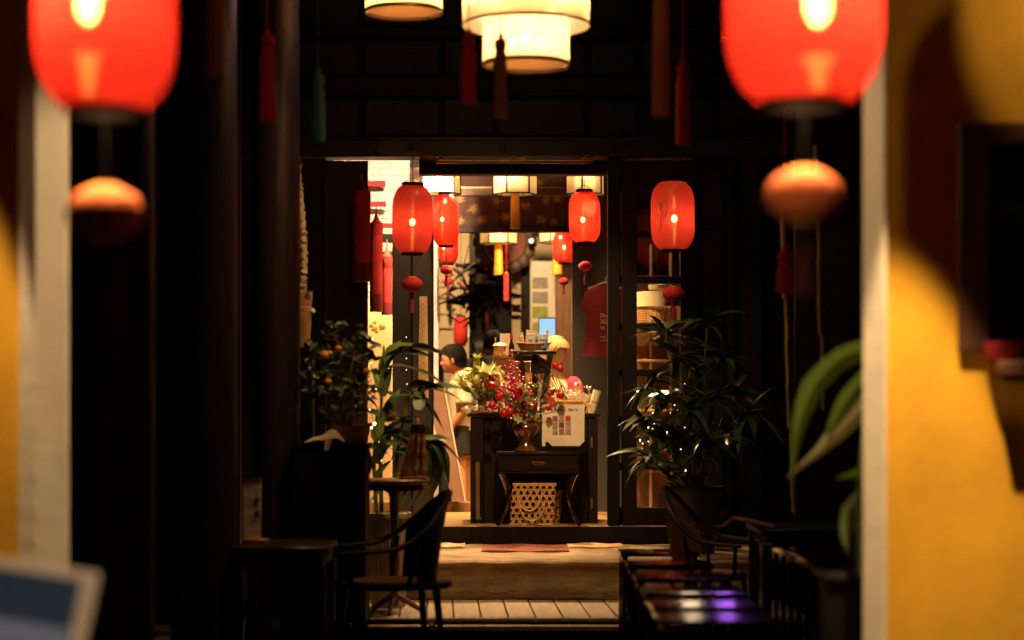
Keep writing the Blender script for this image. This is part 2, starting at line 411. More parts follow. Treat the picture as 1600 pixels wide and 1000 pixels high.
# whitewashed brick wall, bricks built one by one
bw = MB().bx(-1.75, -.72, 19.46, 19.55, .40, 3.95).build('brick_wall', M['brick_white']); tag(bw, 'whitewashed brick wall glaring bright behind the red cloth tubes', 'wall')
bme = [MB().box((0, 0, 0), (.205, .03, .062), None, .006).mesh('brick', M['brick_white']) for _ in range(3)]
for r in range(24):
    for c in range(5):
        x = -1.62 + c * .215 + (.107 if r % 2 else 0)
        if x > -.82: continue
        place('brick', bme[(r + c) % 3], bw, (x, 19.455 + random.uniform(-.003, .003), 2.26 + r * .071), (0, 0, random.uniform(-.01, .01)))

# mats on the stone step
def mat_obj(px0, px1, Y0, Y1, z, m, name, label, cat):
    x0 = (px0-800)*Y0/F; x1 = (px1-800)*Y0/F
    b = MB()
    b.grid(lambda u, v: (x0 + (x1-x0)*u, Y0 + (Y1-Y0)*v, z + .006 + .004*math.sin(u*9+v*4)), 24, 6)
    b.grid(lambda u, v: (x0 + (x1-x0)*u, Y0 + .001, z + (.006 + .004*math.sin(u*9))*v), 24, 1)
    o = b.build(name, m); return tag(o, label, cat)
mat_obj(752, 890, 15.0, 15.75, .430, M['brown_rug'], 'doormat', 'rust red doormat lying on the stone step before the counter', 'doormat')
mat_obj(672, 725, 15.45, 15.88, .430, M['mat_paper'], 'cardboard_sheet', 'flat cardboard sheet at the left end of the stone step', 'cardboard')
mat_obj(888, 975, 15.45, 15.88, .430, M['mat_paper'], 'cardboard_sheet', 'flat cardboard sheet at the right end of the stone step', 'cardboard')

# ------------------------------------------------------------------ near yellow walls with cream corner posts (Y = 8)
YW = 8.0
yl = thing('plaster_wall', 'yellow plaster wall with cream corner post left of the passage', 'wall', (-1.80, YW, 0))
MB().bx(-2.4, -.174, 0, .18, 0, 5.2).build('plaster', M['plaster_yellow'], yl)
MB().prism([(-.172, -.035), (-.105, -.035), (-.002, .055), (-.002, .10), (-.172, .10)], 'z', 0, 5.2).build('corner_post', M['cream_paint'], yl, False)
yr = thing('plaster_wall', 'yellow plaster wall with dark window right of the passage', 'wall', (1.41, YW, 0))
zt, zb = 1.5 + 440*mx(YW), 1.5 + 100*mx(YW)
wx0 = 1.81 - 1.41
MB().bx(.092, wx0, 0, .18, 0, 5.2).bx(wx0, 2.8, 0, .18, 0, zb).bx(wx0, 2.8, 0, .18, zt, 5.2).build('plaster', M['plaster_yellow'], yr)
MB().prism([(.010, .06), (.010, .050), (.078, -.032), (.090, -.032), (.090, .06)], 'z', 0, 5.2).build('corner_post', M['cream_paint'], yr, False)
fr = MB().bx(wx0 - .02, wx0 + .10, -.022, .10, zb - .02, zt + .02, .004).bx(wx0 + .102, 1.6, -.022, .10, zb - .06, zb + .0, .004).bx(wx0 + .102, 1.6, -.022, .10, zt - .06, zt + .02, .004).build('shade_casing', M['brown_paint'], yr)  # wide brown casing put in for the shade on the plaster
MB().bx(wx0, 2.8, .14, .17, zb, zt).build('shutter', M['black_wood'], yr)
MB().bx(wx0 + .12, 1.6, -.10, .12, zb - .12, zb - .065, .004).build('window_sill', M['brown_paint'], yr)
# trinkets on that window sill
o = thing('trinket_bowl', 'small pinkish red bowl blurred on the dark window sill', 'bowl', (1.965, YW - .03, zb - .065))
MB().lathe([(.03, 0), (.05, .01), (.075, .05), (.08, .075), (.074, .075), (.045, .02)], 20, caps=False).build('bowl_body', M['pink_cloth'], o)
MB().lathe([(.03, .0), (.032, -.0), (.035, .004)], 16).build('foot_ring', M['ceramic'], o)
# two headed spot bar added unseen above the frame, as fill for wall and laptop
pl = thing('fill_spot_bar', 'added unseen bar with two fill spot heads over the passage', 'lamp', (-.15, 3.0, 2.84))
MB().bx(-.24, .24, -.012, .012, .03, .05, .004).build('bar', M['black_metal'], pl)
MB().tube([(0, 0, .05), (0, 0, 2.36)], .006, 6).build('stem', M['black_metal'], pl)
for hx0, az in ((-.21, 47), (.215, -45)):
    hd = Vector((math.sin(R(az)), math.cos(R(az)), -.19)).normalized()
    hp0 = Vector((hx0, 0, -.04))
    hb_ = MB().tube([hp0-hd*.14, hp0-hd*.01], [.04, .055], 16).build('spot_head', M['black_metal'], pl)
    MB().tube([hp0-hd*.009, hp0-hd*.004], .045, 16).build('lens', M['spot_lens'], pl)
    if az > 0: lamp('spot_light', 'SPOT', 150, pl, hp0+hd*.002, (1, .66, .34), .05, pl.location+hp0+hd, 63, .12)
    else: lamp('spot_light', 'SPOT', 230, pl, hp0+hd*.002, (1, .68, .40), .05, (-1.42, 5.05, .95), 34, .4)

def downlight(loc_, energy, half, label, col, target=None, blend=.25):
    t = thing('wall_downlight', label, 'spotlight', loc_, 0, 'downlights over the yellow walls')
    d = (Vector(target)-Vector(loc_)).normalized() if target is not None else Vector((0, 0, -1))
    MB().tube([-d*.14, -d*.004], .05, 18).build('lamp_can', M['black_metal'], t)
    MB().tube([-d*.0035, d*.001], .042, 18).build('lens', M['spot_lens'], t)
    MB().tube([-d*.12, (-d.x*.12, -d.y*.12, 5.2-loc_[2])], .008, 6).build('stem', M['black_metal'], t)
    lamp('spot_light', 'SPOT', energy, t, d*.006, col, .02, Vector(loc_)+d, half*2, blend)
AMB = (1, .69, .36)
downlight((2.52, 7.0, 3.9), 62, 30, 'black spot lighting the upper right corner of the yellow wall', AMB, (2.46, 8.0, 3.36))
downlight((1.49, 7.38, 4.16), 1500, 17.5, 'black downlight washing the right yellow wall from above', AMB)
downlight((-2.14, 7.72, 3.95), 1000, 10.0, 'black downlight washing the left yellow wall from above', AMB)
downlight((-1.15, 7.80, 3.75), 150, 23, 'added unseen spot crossing the passage to the right cream post', AMB, (1.45, 7.98, 1.75), .5)  # this and the next spot are added to brighten the cream posts
downlight((1.0, 7.78, 3.75), 380, 19, 'added unseen spot crossing the passage to the left cream post', AMB, (-1.84, 7.98, 1.7), .5)
# laptop on a tall counter, bottom left of the view
tb = thing('near_counter', 'dark counter under the laptop at the near left corner', 'counter', (-1.42, 5.15, 0))
MB().bx(-.55, .25, -.4, .4, .80, .84, .006).build('tabletop', M['dark_wood_h'], tb)
for sx, sy in ((-.5, -.35), (.2, -.35), (-.5, .35), (.2, .35)):
    MB().bx(sx-.025, sx+.025, sy-.025, sy+.025, 0, .798).build('leg', M['dark_wood'], tb)
lp = thing('laptop', 'open pale laptop with dim bluish screen at the near left corner', 'laptop', (-1.33, 5.05, .84))
hx = .235
MB().bx(-.25, .21, -.30, -.01, .002, .02, .006).build('keyboard_base', M['laptop'], lp)
lid = MB().box((0, 0, .135), (.50, .012, .27), None, .005)
lo = lid.build('lid', M['laptop'], lp); lo.location = (-.015, .0, .02); lo.rotation_euler = (R(-12), R(9), R(0))
MB().box((0, -.0075, .135), (.42, .001, .215)).build('screen', M['screen_dark'], lo)
MB().box((0, -.0085, .085), (.41, .001, .06)).build('screen_window', M['screen_low'], lo)

# ------------------------------------------------------------------ dark columns and courtyard dressing
def column(px, Y, r, label):
    t = thing('column', label, 'column', ((px-800)*Y/F, Y, 0), 0, 'dark round timber columns')
    MB().lathe([(r*.97, .16), (r, .6), (r, 3), (r*.95, 5.2)], 32).build('shaft', M['dark_wood'], t)
    MB().lathe([(r*1.3, 0), (r*1.38, .05), (r*1.3, .10), (r*1.12, .157)], 32).build('plinth', M['stone_tile'], t)
    return t
column(176, 9.4, .195, 'dark round column nearest the left yellow wall')
column(318, 11.0, .185, 'dark round column between the other two on the left side')
column(432, 13.0, .155, 'dark round column beside the clay vase and dried branch')
tag(MB().bx(-4.2, -1.9, 13.9, 14.0, 0, 5.2).build('timber_partition', M['black_wood']), 'black timber partition behind the dark columns', 'partition')
tag(MB().bx(1.98, 4.2, 13.9, 14.0, 0, 5.2).build('timber_partition', M['black_wood']), 'black timber partition behind the bamboo canes on the right', 'partition')

# ------------------------------------------------------------------ shop front
YF = 16.0
def X(px, Y=YF): return (px-800)*Y/F
def Z(py, Y=YF): return 1.5-(py-640)*Y/F
fac = thing('shop_front', 'dark timber shop front above and beside the lit doorway', 'shop front', (0, YF, 0))
def loc(o): return o
# upper wall with panels
MB().bx(-3.2, 3.4, .12, .2, Z(214), 5.2).build('back_board', M['black_wood'], fac)
xs = [440, 565, 690, 775, 918, 1000, 1120, 1230]
for r0, r1 in ((152, 212), (60, 116), (-40, 40)):
    for p, q in zip(xs, xs[1:]):
        pz = MB(); pz.box(((X(p)+X(q))/2, .095, (Z(r0)+Z(r1))/2), (X(q)-X(p)-.03, .045, Z(r0)-Z(r1)), None, .012); pz.build('panel', M['panel_wood'], fac)
MB().bx(-3.2, 3.4, 0.0, .118, Z(150), Z(118), .01).build('beam', M['black_wood'], fac)
MB().bx(-3.2, 3.4, 0.0, .118, Z(58), Z(42), .01).build('beam', M['black_wood'], fac)
MB().bx(-3.2, 3.4, -.06, .20, Z(246), Z(217), .012).build('lintel', M['dark_wood_h'], fac)
MB().bx(-3.2, 3.4, -.085, -.062, Z(221), Z(216), .004).build('lintel_moulding', M['dark_wood_h'], fac)
for p, q in ((490, 500), (553, 585), (640, 655), (780, 790), (950, 962), (1040, 1056)):
    MB().bx(X(p), X(q), -.082, -.061, Z(238), Z(224), .004).build('rafter_end', M['panel_wood'], fac)
MB().bx(X(655, 16.3), X(960, 16.3), .28, .42, Z(273, 16.3), Z(249, 16.3), .008).build('lower_beam', M['panel_wood'], fac)
MB().bx(X(950), X(968), 0, .16, .565, Z(248), .004).build('jamb', M['black_wood'], fac)
MB().bx(X(470), X(508), 0, .16, .41, Z(248), .004).build('jamb', M['black_wood'], fac)
MB().bx(-3.2, X(470)-.002, .04, .14, 0, Z(248)).build('side_wall', M['black_wood'], fac)
# right hand panelled bay
MB().bx(X(1088), X(1192), .06, .14, .41, Z(248)).build('side_wall', M['black_wood'], fac)
def fielded(p, q, r, s):
    MB().box(((X(p)+X(q))/2, .05, (Z(r)+Z(s))/2), (X(q)-X(p), .03, Z(r)-Z(s)), None, .013).build('raised_panel', M['panel_wood'], fac)
fielded(1097, 1132, 262, 338); fielded(1097, 1132, 358, 560); fielded(1097, 1132, 580, 790)
MB().bx(X(1138), X(1148), .0, .058, .41, Z(243), .006).build('stile', M['panel_wood'], fac)
MB().bx(X(1086), X(1092), .0, .058, .41, Z(243), .006).build('stile', M['panel_wood'], fac)
MB().bx(X(1156), X(1190), -.05, .056, .41, Z(240), .008).build('stile', M['panel_wood'], fac)
MB().bx(X(1192)+.002, 3.4, .10, .18, .0, Z(248)).build('side_wall', M['black_wood'], fac)

# blue sign board under the lintel
sg = thing('sign_board', 'narrow dark blue lacquer sign board with gilt scrolls under the lintel', 'sign', (X(803, 15.85), 15.85, Z(249, 15.85)))
MB().box((0, 0, 0), (1.26, .05, .066), None, .006).build('board_panel', M['blue_lacquer'], sg)
MB().bx(-.60, .60, -.0292, -.0255, -.016, -.010).build('gilt_line', M['gold'], sg)
def scroll(cx, w):
    b = MB()
    for sgn in (-1, 1):
        b.tube([(cx + sgn*w*(1-t) , -.028, -.012 + .03*math.sin(math.pi*t*.5) + .006*math.sin(9*t)) for t in [i/12 for i in range(13)]], .004, 6)
        b.tube([(cx + sgn*(w*.5 + .018*math.cos(q)), -.028, -.004 + .012*math.sin(q)) for q in [i*.6 for i in range(10)]], .003, 6)
    b.ico((cx, -.028, .024), .007, 1)
    return b
for c, w in ((0, .075), (-.58, .05), (.58, .05)): scroll(c, w).build('gilt_scroll', M['gold'], sg)

# open timber door leaf on the left
ld = thing('door_leaf', 'plain dark brown door leaf standing open at the left', 'door', (X(541), YF + .06, .565))
MB().box((0, 0, (Z(250)-.565)/2), (X(575)-X(509), .045, Z(250)-.565-.004), None, .004).build('leaf_board', M['dark_wood'], ld)
for s in (-1, 1): MB().bx(s*.165-.006, s*.165+.006, -.03, -.0235, .05, 2.75).build('edge_strip', M['brown_paint'], ld)
for k in range(3): MB().bx(-.14, .14, -.029, -.0235, .35 + k*.9, .43 + k*.9, .002).build('rail', M['dark_wood_h'], ld)

# glazed door leaves on the right
def glazed_leaf(p0, p1, st, label, rows, Y=16.02):
    t = thing('glazed_door', label, 'door', (X(p0, Y), Y, .567), 0, 'glazed timber door leaves')
    w = X(p1, Y)-X(p0, Y); H = Z(252, Y)-.567
    zz = lambda r: Z(r, Y)-.567
    MB().bx(0, st, 0, .05, 0, H, .003).build('stile', M['black_wood'], t)
    MB().bx(w-st, w, 0, .05, 0, H, .003).build('stile', M['black_wood'], t)
    edges = [(H, zz(rows[0][0]))] + [(zz(rows[i][1]), zz(rows[i+1][0])) for i in range(len(rows)-1)] + [(zz(rows[-1][1]), 0)]
    for zt_, zb_ in edges: MB().bx(st+.001, w-st-.001, .004, .046, zb_, zt_, .003).build('rail', M['black_wood'], t)
    for r0, r1 in rows:
        MB().bx(st, w-st, .022, .027, zz(r1), zz(r0)).build('pane', M['glass'], t)
    return t
ROWS = [(299, 361), (371, 432), (443, 505), (515, 577), (588, 650), (661, 723), (734, 793)]
glazed_leaf(973, 1086, .115, 'glazed timber door leaf behind the leafy plant', ROWS)
t = glazed_leaf(961, 977, .026, 'very narrow glazed side light between jamb and glazed door', ROWS, 16.12)

# ------------------------------------------------------------------ lanterns
def tassel(b, c, r, L, m=None, n=14):
    x, y, z = c
    b.lathe([(r*.35, 0), (r*.8, -.01), (r*.75, -.03), (r*.62, -.035), (r*.95, -.07), (r*1.0, -L*.6), (r*1.08, -L)], n, c)
    return b
def lantern(loc_, D, Ht, label, group, mats=('lantern_red', 'bulb'), ball=.5, drop=.16, cord=.5, ballmat='red_velvet', tas=True, bz=0.0, bulb_off=(0, 0, 0), rz=0):
    t = thing('red_lantern', label, 'lantern', loc_, rz, group)
    r = D/2; h = Ht/2; rc = r*.52
    prof = []; N = 46
    for i in range(N+1):
        u = i/N*2-1
        au = abs(u)
        e = rc + (r-rc) * (1 - max(0, (au-.30)/.70)**2.6)**.75 if au < 1 else rc
        prof.append((e + (.0013 if i % 2 else -.0012)*(D/.3)*(2.4 if mats[1] == 'bulb_fg' else 1), u*h))
    MB().lathe(prof, 40, caps=False).build('shade', M[mats[0]], t)
    for s, nm in ((1, 'top_ring'), (-1, 'bottom_ring')):
        MB().lathe([(rc*1.03, s*h - .022*s*0 - .012), (rc*1.05, s*h-.012), (rc*1.05, s*h+.020), (rc*.9, s*h+.020), (rc*.9, s*h-.012)], 28, caps=False).build(nm, M['black_wood'], t)
    bo = Vector(bulb_off)
    MB().ico(Vector((0, 0, bz))+bo, .021*(D/.3)*(1.15 if mats[1] == 'bulb_fg' else 1), 2, (1, 1, 1.9 if mats[1] == 'bulb_fg' else 1.35)).build('bulb', M[mats[1]], t)
    q = D/.3 * (2.3 if mats[1] == 'bulb_fg' else 1.0)
    bx = bo.x; by = bo.y
    tu = MB().lathe([(.003*q, bz-h*.80), (.010*q, bz-h*.45), (.015*q, bz-.05*q)], 12, (bx, by, 0), caps=False).lathe([(.014*q, bz+.05*q), (.007*q, bz+h*.35), (.002*q, bz+h*.62)], 12, (bx, by, 0), caps=False)
    tu.build('streak_glow', M['streak_fg' if mats[1] == 'bulb_fg' else 'bulb_streak'], t)  # glowing spindle put in for the bulb's streak across the ribs
    if mats[1] == 'bulb_fg':
        lamp('glow_light', 'SPOT', 42, t, (0, 0, -h*.88), (1, .60, .28), .09, None, 84, .4)
    MB().tube([(0, 0, h), (.002, 0, h + cord*.5), (0, 0, h+cord)], .0032, 6).tube([(-rc, 0, h+.015), (0, 0, h+.06), (rc, 0, h+.015)], .003, 6).build('cord', M['black_metal'], t)
    if ball:
        br = D*ball/2; bzc = -h - drop
        MB().tube([(0, 0, -h), (0, 0, bzc+br*.6)], .0025, 6).build('string', M['black_metal' if mats[1] == 'bulb_fg' else 'deep_red'], t)
        pb = MB(); pr = []
        for i in range(13):
            th = -math.pi/2 + math.pi*i/12
            pr.append((max(.002, br*math.cos(th)), br*.74*math.sin(th)))
        n = 24
        rings = []
        for rr, z in pr:
            rings.append([pb.bm.verts.new((rr*(1+.035*math.cos(12*2*math.pi*k/n))*math.cos(2*math.pi*k/n), rr*(1+.035*math.cos(12*2*math.pi*k/n))*math.sin(2*math.pi*k/n), bzc+z)) for k in range(n)])
        for A, B in zip(rings, rings[1:]):
            for k in range(n): pb.bm.faces.new((A[k], A[(k+1) % n], B[(k+1) % n], B[k]))
        bobj = pb.build('ball', M[ballmat], t)
        MB().lathe([(br*.34, bzc+br*.74), (br*.40, bzc+br*.66), (br*.34, bzc+br*.60)], 16).build('gilt_cap', M['yellow_silk'], bobj)
        MB().lathe([(br*.34, bzc-br*.74), (br*.40, bzc-br*.66), (br*.34, bzc-br*.60)], 16).build('gilt_cap', M['yellow_silk'], bobj)
        if tas:
            if mats[1] == 'bulb_fg':
                MB().tube([(0, 0, bzc-br*.7), (0, 0, bzc-br*1.35)], .003, 5).build('string', M['deep_red'], t)
                tassel(MB(), (0, 0, bzc-br*1.3), br*.26, br*1.35).build('tassel', M['deep_red'], t)
            else:
                tassel(MB(), (0, 0, bzc-br*.72), br*.26, br*2.0).build('tassel', M['dark_red'], t)
    t.rotation_euler = (random.uniform(-.02, .02), random.uniform(-.025, .025), rz) if mats[1] != 'bulb_fg' else (0, 0, rz)
    return t
def lan_px(px0, px1, py0, py1, Y, label, group, ball_px=None, **k):
    D = (px1-px0)*mx(Y); H = (py1-py0)*mx(Y)
    c = at((px0+px1)/2, (py0+py1)/2, Y)
    if ball_px:
        k['ball'] = (ball_px[1]-ball_px[0])/(px1-px0)
        k['drop'] = ((ball_px[2]+ball_px[3])/2-py1)*mx(Y)
    return lantern(c, D, H, label, group, **k)
G1 = 'red silk lanterns at the shop doorway'
lan_px(613, 676, 290, 396, 14.6, 'largest red lantern in the doorway, left of the white hexagonal lamps', G1, (630, 663, 430, 458), bz=-.02, cord=.9)
lan_px(676, 717, 304, 384, 17.0, 'slim red lantern just right of the largest doorway lantern', G1, (678, 697, 414, 430), bz=.005, bulb_off=(-.03, -.02, 0), tas=True)
lan_px(684, 716, 362, 412, 19.0, 'red lantern half hidden below and behind the slim one', G1, (691, 707, 433, 447), bulb_off=(-.04, 0, 0))
lan_px(889, 938, 300, 379, 16.6, 'red lantern with a thin black branch, left of the door jamb', G1, (903, 924, 407, 425), bz=-.02, bulb_off=(-.015, 0, 0))
lan_px(864, 899, 362, 411, 20.5, 'red lantern behind the yellow tassel at the right rear', G1, (874, 889, 433, 447))
rl = lan_px(1017, 1085, 284, 391, 15.1, 'red lantern painted with pale blossoms before the glazed door', G1, (1035, 1068, 447, 471), bz=.0, cord=.7, bulb_off=(.012, 0, -.02))
def on_shell(t, D, Ht, items, name, m, r0):
    b = MB()
    for (ax, az, s) in items:
        r = D/2; h = Ht/2; rc = r*.52; u = az; au = abs(u)
        e = rc + (r-rc)*(1-max(0, (au-.30)/.70)**2.6)**.75 + .003
        th = -math.pi/2 + ax
        c = Vector((e*math.cos(th), e*math.sin(th), u*h)); nrm = Vector((math.cos(th), math.sin(th), 0)); sd = Vector((-math.sin(th), math.cos(th), 0))
        for k in range(5):
            q = 2*math.pi*k/5
            cc = c + (sd*math.cos(q) + Vector((0, 0, 1))*math.sin(q))*s*.6
            b.poly([cc + (sd*math.cos(w) + Vector((0, 0, 1))*math.sin(w))*s*.55 for w in [2*math.pi*j/6 for j in range(6)]])
    o = b.build(name, m, t); return o
D_, H_ = 68*mx(15.1), 107*mx(15.1)
on_shell(rl, D_, H_, [(-.95+random.random()*.65, random.uniform(-.25, .45), random.uniform(.006, .010)) for _ in range(26)], 'painted_blossom', mat('pale_blossom_paint', (.75, .30, .22), .6), .0)['kind'] = 'stuff'
def branch_on(t, D, Ht, pts, rad):
    out = []
    for ax, u in pts:
        r = D/2; h = Ht/2; rc = r*.52; au = abs(u)
        e = rc + (r-rc)*(1-max(0, (au-.30)/.70)**2.6)**.75 + .003; th = -math.pi/2 + ax
        out.append((e*math.cos(th), e*math.sin(th), u*h))
    return MB().tube(out, rad, 5)
branch_on(rl, D_, H_, [(-.75, -.5), (-.62, -.32), (-.66, -.1), (-.5, .1), (-.55, .3)], .003).build('painted_branch', M['ink'], rl)
l3 = [o for o in COL.objects if o.get('label', '').startswith('red lantern with a thin black')][0]
branch_on(l3, 49*mx(16.6), 79*mx(16.6), [(.55, -.42), (.75, -.2), (.82, 0), (.72, .12), (.85, .25), (.8, .45)], .003).build('painted_branch', M['ink'], l3)

# two big near lanterns
G2 = 'big near red lanterns either side of the passage'
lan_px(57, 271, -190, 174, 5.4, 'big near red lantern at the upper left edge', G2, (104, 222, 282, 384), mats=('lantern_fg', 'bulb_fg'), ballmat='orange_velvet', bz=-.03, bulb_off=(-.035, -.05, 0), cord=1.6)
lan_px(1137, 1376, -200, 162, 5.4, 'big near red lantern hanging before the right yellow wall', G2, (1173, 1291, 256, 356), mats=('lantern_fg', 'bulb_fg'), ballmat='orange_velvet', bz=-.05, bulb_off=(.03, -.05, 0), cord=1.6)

# hexagonal white lamps with yellow tassels
def hex_lamp(px, row_bottom, Y, wpx, label, tas_rows, rot=0, w_t=14):
    Dm = wpx*mx(Y); r = Dm/2; H = .30
    t = thing('hexagonal_lamp', label, 'lamp', at(px, row_bottom, Y), rot, 'white hexagonal lamps with yellow tassels')
    P = [Vector((r*math.cos(R(60*k)), r*math.sin(R(60*k)), 0)) for k in range(6)]
    fr = MB()
    for k in range(6):
        a_, b_ = P[k], P[(k+1) % 6]
        fr.tube([a_, a_ + Vector((0, 0, H))], .0075, 6)
        fr.tube([a_, b_], .006, 6).tube([a_+Vector((0, 0, H)), b_+Vector((0, 0, H))], .006, 6)
        i0, i1 = a_*.985, b_*.985
        p = MB(); p.poly([i0 + Vector((0, 0, .004)), i1 + Vector((0, 0, .004)), i1 + Vector((0, 0, H)), i0 + Vector((0, 0, H))]).build('panel', M['shade_cream'], t, False)
    fr.build('frame', M['black_wood'], t)
    MB().lathe([(r*.52, .05), (r*.52, H)], 24, caps=False).build('inner_shade', M['shade_cream'], t)
    MB().ico((0, 0, .17), .026, 2).build('bulb', M['bulb_hex'], t)
    MB().lathe([(.03, H), (.03, H+.03), (.006, H+.05)], 10).tube([(0, 0, H+.04), (0, 0, 3.93-t.location.z)], .004, 6).build('cord', M['black_metal'], t)
    L = (tas_rows[1]-row_bottom)*mx(Y)
    tb_ = MB(); rt = w_t*.5*mx(Y)
    n = 18
    rings = []
    for rr, z in [(rt*.5, .09), (rt*.92, .07), (rt*.9, .03), (rt*.86, .0), (rt*.95, -L*.3), (rt, -L*.7), (rt*1.07, -L)]:
        rings.append([tb_.bm.verts.new((rr*(1+(.07 if k % 2 else -.05))*math.cos(2*math.pi*k/n), rr*(1+(.07 if k % 2 else -.05))*math.sin(2*math.pi*k/n), z + (random.uniform(-.008, .008) if z < -L*.9 else 0))) for k in range(n)])
    for A, B in zip(rings, rings[1:]):
        for k in range(n): tb_.bm.faces.new((A[k], A[(k+1) % n], B[(k+1) % n], B[k]))
    tb_.bm.faces.new(rings[-1]); tb_.bm.faces.new(rings[0])
    tb_.build('tassel', M['yellow_silk'], t)
    return t
hex_lamp(690, 303, 18.0, 60, 'white hexagonal lamp partly hidden behind the slim red lantern', (303, 360), R(12))
hex_lamp(805, 304, 18.0, 70, 'white hexagonal lamp at the centre of the upper row', (304, 357), R(8))
hex_lamp(914, 304, 18.0, 64, 'white hexagonal lamp behind the branch painted red lantern', (304, 352), R(20))
hex_lamp(779, 381, 21.0, 59, 'white hexagonal lamp before the round red plaque, lower row', (381, 429), R(0), 13)
hex_lamp(871, 379, 21.0, 58, 'white hexagonal lamp right of the round red plaque, lower row', (379, 429), R(6), 13)
hex_lamp(684, 376, 21.0, 50, 'white hexagonal lamp hidden behind the red lanterns, lower row', (376, 418), R(6), 13)

# two tier drum lamps over the courtyard
def drum(px, row, Y, w1, w2, h2, h1, label):
    t = thing('drum_lamp', label, 'lamp', at(px, row, Y), 0, 'two tier cream drum lamps')
    r2 = w2*.5*mx(Y); r1 = w1*.5*mx(Y); H2 = h2*mx(Y); H1 = h1*mx(Y)
    lo_ = MB().lathe([(r2, 0), (r2, H2+.03)], 40, caps=False).build('lower_shade', M['shade_drum'], t)
    up_ = MB().lathe([(r1, H2), (r1, H2+H1)], 48, caps=False).build('upper_shade', M['shade_drum'], t)
    MB().lathe([(r2*1.008, -.004), (r2*1.012, .0), (r2*1.012, .012), (r2*1.008, .016)], 40, caps=False).build('trim_ring', M['brass'], lo_)
    MB().lathe([(r1*1.005, H2-.004), (r1*1.008, H2), (r1*1.008, H2+.010), (r1*1.005, H2+.014)], 48, caps=False).build('trim_ring', M['brass'], up_)
    MB().lathe([(.001, .02), (r2*.98, .02), (r2*.98, .024), (.001, .024)], 40, caps=False).build('diffuser', M['shade_drum'], t)
    b = MB()
    for k in range(3):
        q = 2*math.pi*k/3 + .5
        b.ico((.09*math.cos(q), .09*math.sin(q), H2*.62), .026, 2)
    b.build('bulb_cluster', M['bulb_drum'], t)['kind'] = 'stuff'
    b = MB()
    for k in range(6):
        q = 2*math.pi*k/6
        b.ico(((r1*.5+r2*.5)*math.cos(q), (r1*.5+r2*.5)*math.sin(q), H2+H1*.5), .02, 1)
    b.build('bulb_ring', M['bulb_drum'], t)['kind'] = 'stuff'
    MB().tube([(0, 0, H2+H1), (0, 0, 5.2-t.location.z)], .008, 8).build('cord', M['black_metal'], t)
    MB().lathe([(r1*.99, H2+H1-.01), (.02, H2+H1-.008), (.02, H2+H1), (r1*.99, H2+H1)], 32, caps=False).build('top_plate', M['white_panel'], t)
    return t
drum(822, 103, 11.2, 198, 135, 62, 80, 'two tier cream drum lamp hanging over the centre of the passage')
drum(631, 20, 12.6, 176, 121, 56, 74, 'cream drum lamp cut by the top edge, left of the larger one')

for nm_, lb_, cx_, mm_ in (('purple_glint_globe', 'unseen purple globe added to put glints on the right stools', 1.72, 'purple'), ('cream_glint_globe', 'unseen cream globe added to put glints on the right stools', 1.44, 'cream_glow')):
    pu = thing(nm_, lb_, 'lantern', (cx_, 14.5, 4.93))  # unseen globes added to give the stool seats their glints
    MB().ico((0, 0, 0), .075, 3).build('globe', M[mm_], pu)
    MB().grid(lambda u, v: (.11*math.sin(math.pi*v)*math.cos(math.pi*u), .11*math.sin(math.pi*v)*math.sin(math.pi*u), .11*math.cos(math.pi*v)), 20, 16).build('shade', M['black_metal'], pu)  # black half shell added to keep the globe's light off the wall
    MB().lathe([(.03, .07), (.03, .09), (.01, .10)], 14).build('cap', M['black_wood'], pu)
    MB().tube([(0, 0, .1), (0, 0, .27)], .004, 5).build('cord', M['black_metal'], pu)
# tassels of lanterns hung above the frame
def hang_tassel(px, py0, py1, Y, wpx, m, label):
    t = thing('hanging_tassel', label, 'tassel', at(px, py0, Y), 0, 'long silk tassels hanging over the courtyard')
    L = (py1-py0)*mx(Y); r = wpx*.5*mx(Y)
    b = MB(); n = 14; rings = []
    for rr, z in [(r*.3, .0), (r*.9, -.012), (r*.85, -.05), (r*.65, -.06), (r*.95, -.11), (r, -L*.7), (r*1.05, -L)]:
        rings.append([b.bm.verts.new((rr*(1+(.06 if k % 2 else -.06))*math.cos(2*math.pi*k/n), rr*(1+(.06 if k % 2 else -.06))*math.sin(2*math.pi*k/n), z)) for k in range(n)])
    for A, B in zip(rings, rings[1:]):
        for k in range(n): b.bm.faces.new((A[k], A[(k+1) % n], B[(k+1) % n], B[k]))
    b.bm.faces.new(rings[-1])
    b.build('thread_skirt', m, t)
    MB().ico((0, 0, .012), r*.5, 1).build('knot', m, t)
    MB().tube([(0, 0, .01), (0, 0, 5.2-t.location.z)], .003, 5).build('cord', m, t)
hang_tassel(417, 55, 190, 10.2, 26, M['red_thread'], 'dark red tassel before the left column')
hang_tassel(335, -40, 120, 9.6, 30, M['brown_thread'], 'dull brown tassel at the upper left between columns')
hang_tassel(732, 55, 162, 10.4, 24, M['red_thread'], 'red tassel hanging left of the big drum lamp')
hang_tassel(782, 60, 184, 10.0, 22, M['brown_thread'], 'brownish tassel hanging in front of the big drum lamp')
hang_tassel(1033, -30, 182, 10.0, 26, M['orange_thread'], 'long orange tassel right of the big drum lamp')
hang_tassel(1067, 100, 226, 10.4, 22, M['red_thread'], 'red tassel just right of the long orange tassel')
hang_tassel(497, 115, 222, 10.6, 22, M['teal_thread'], 'teal tassel at the upper left of the shop front')
hang_tassel(1226, 392, 458, 10.4, 24, M['red_thread'], 'dark red tassel below the right orange ball')

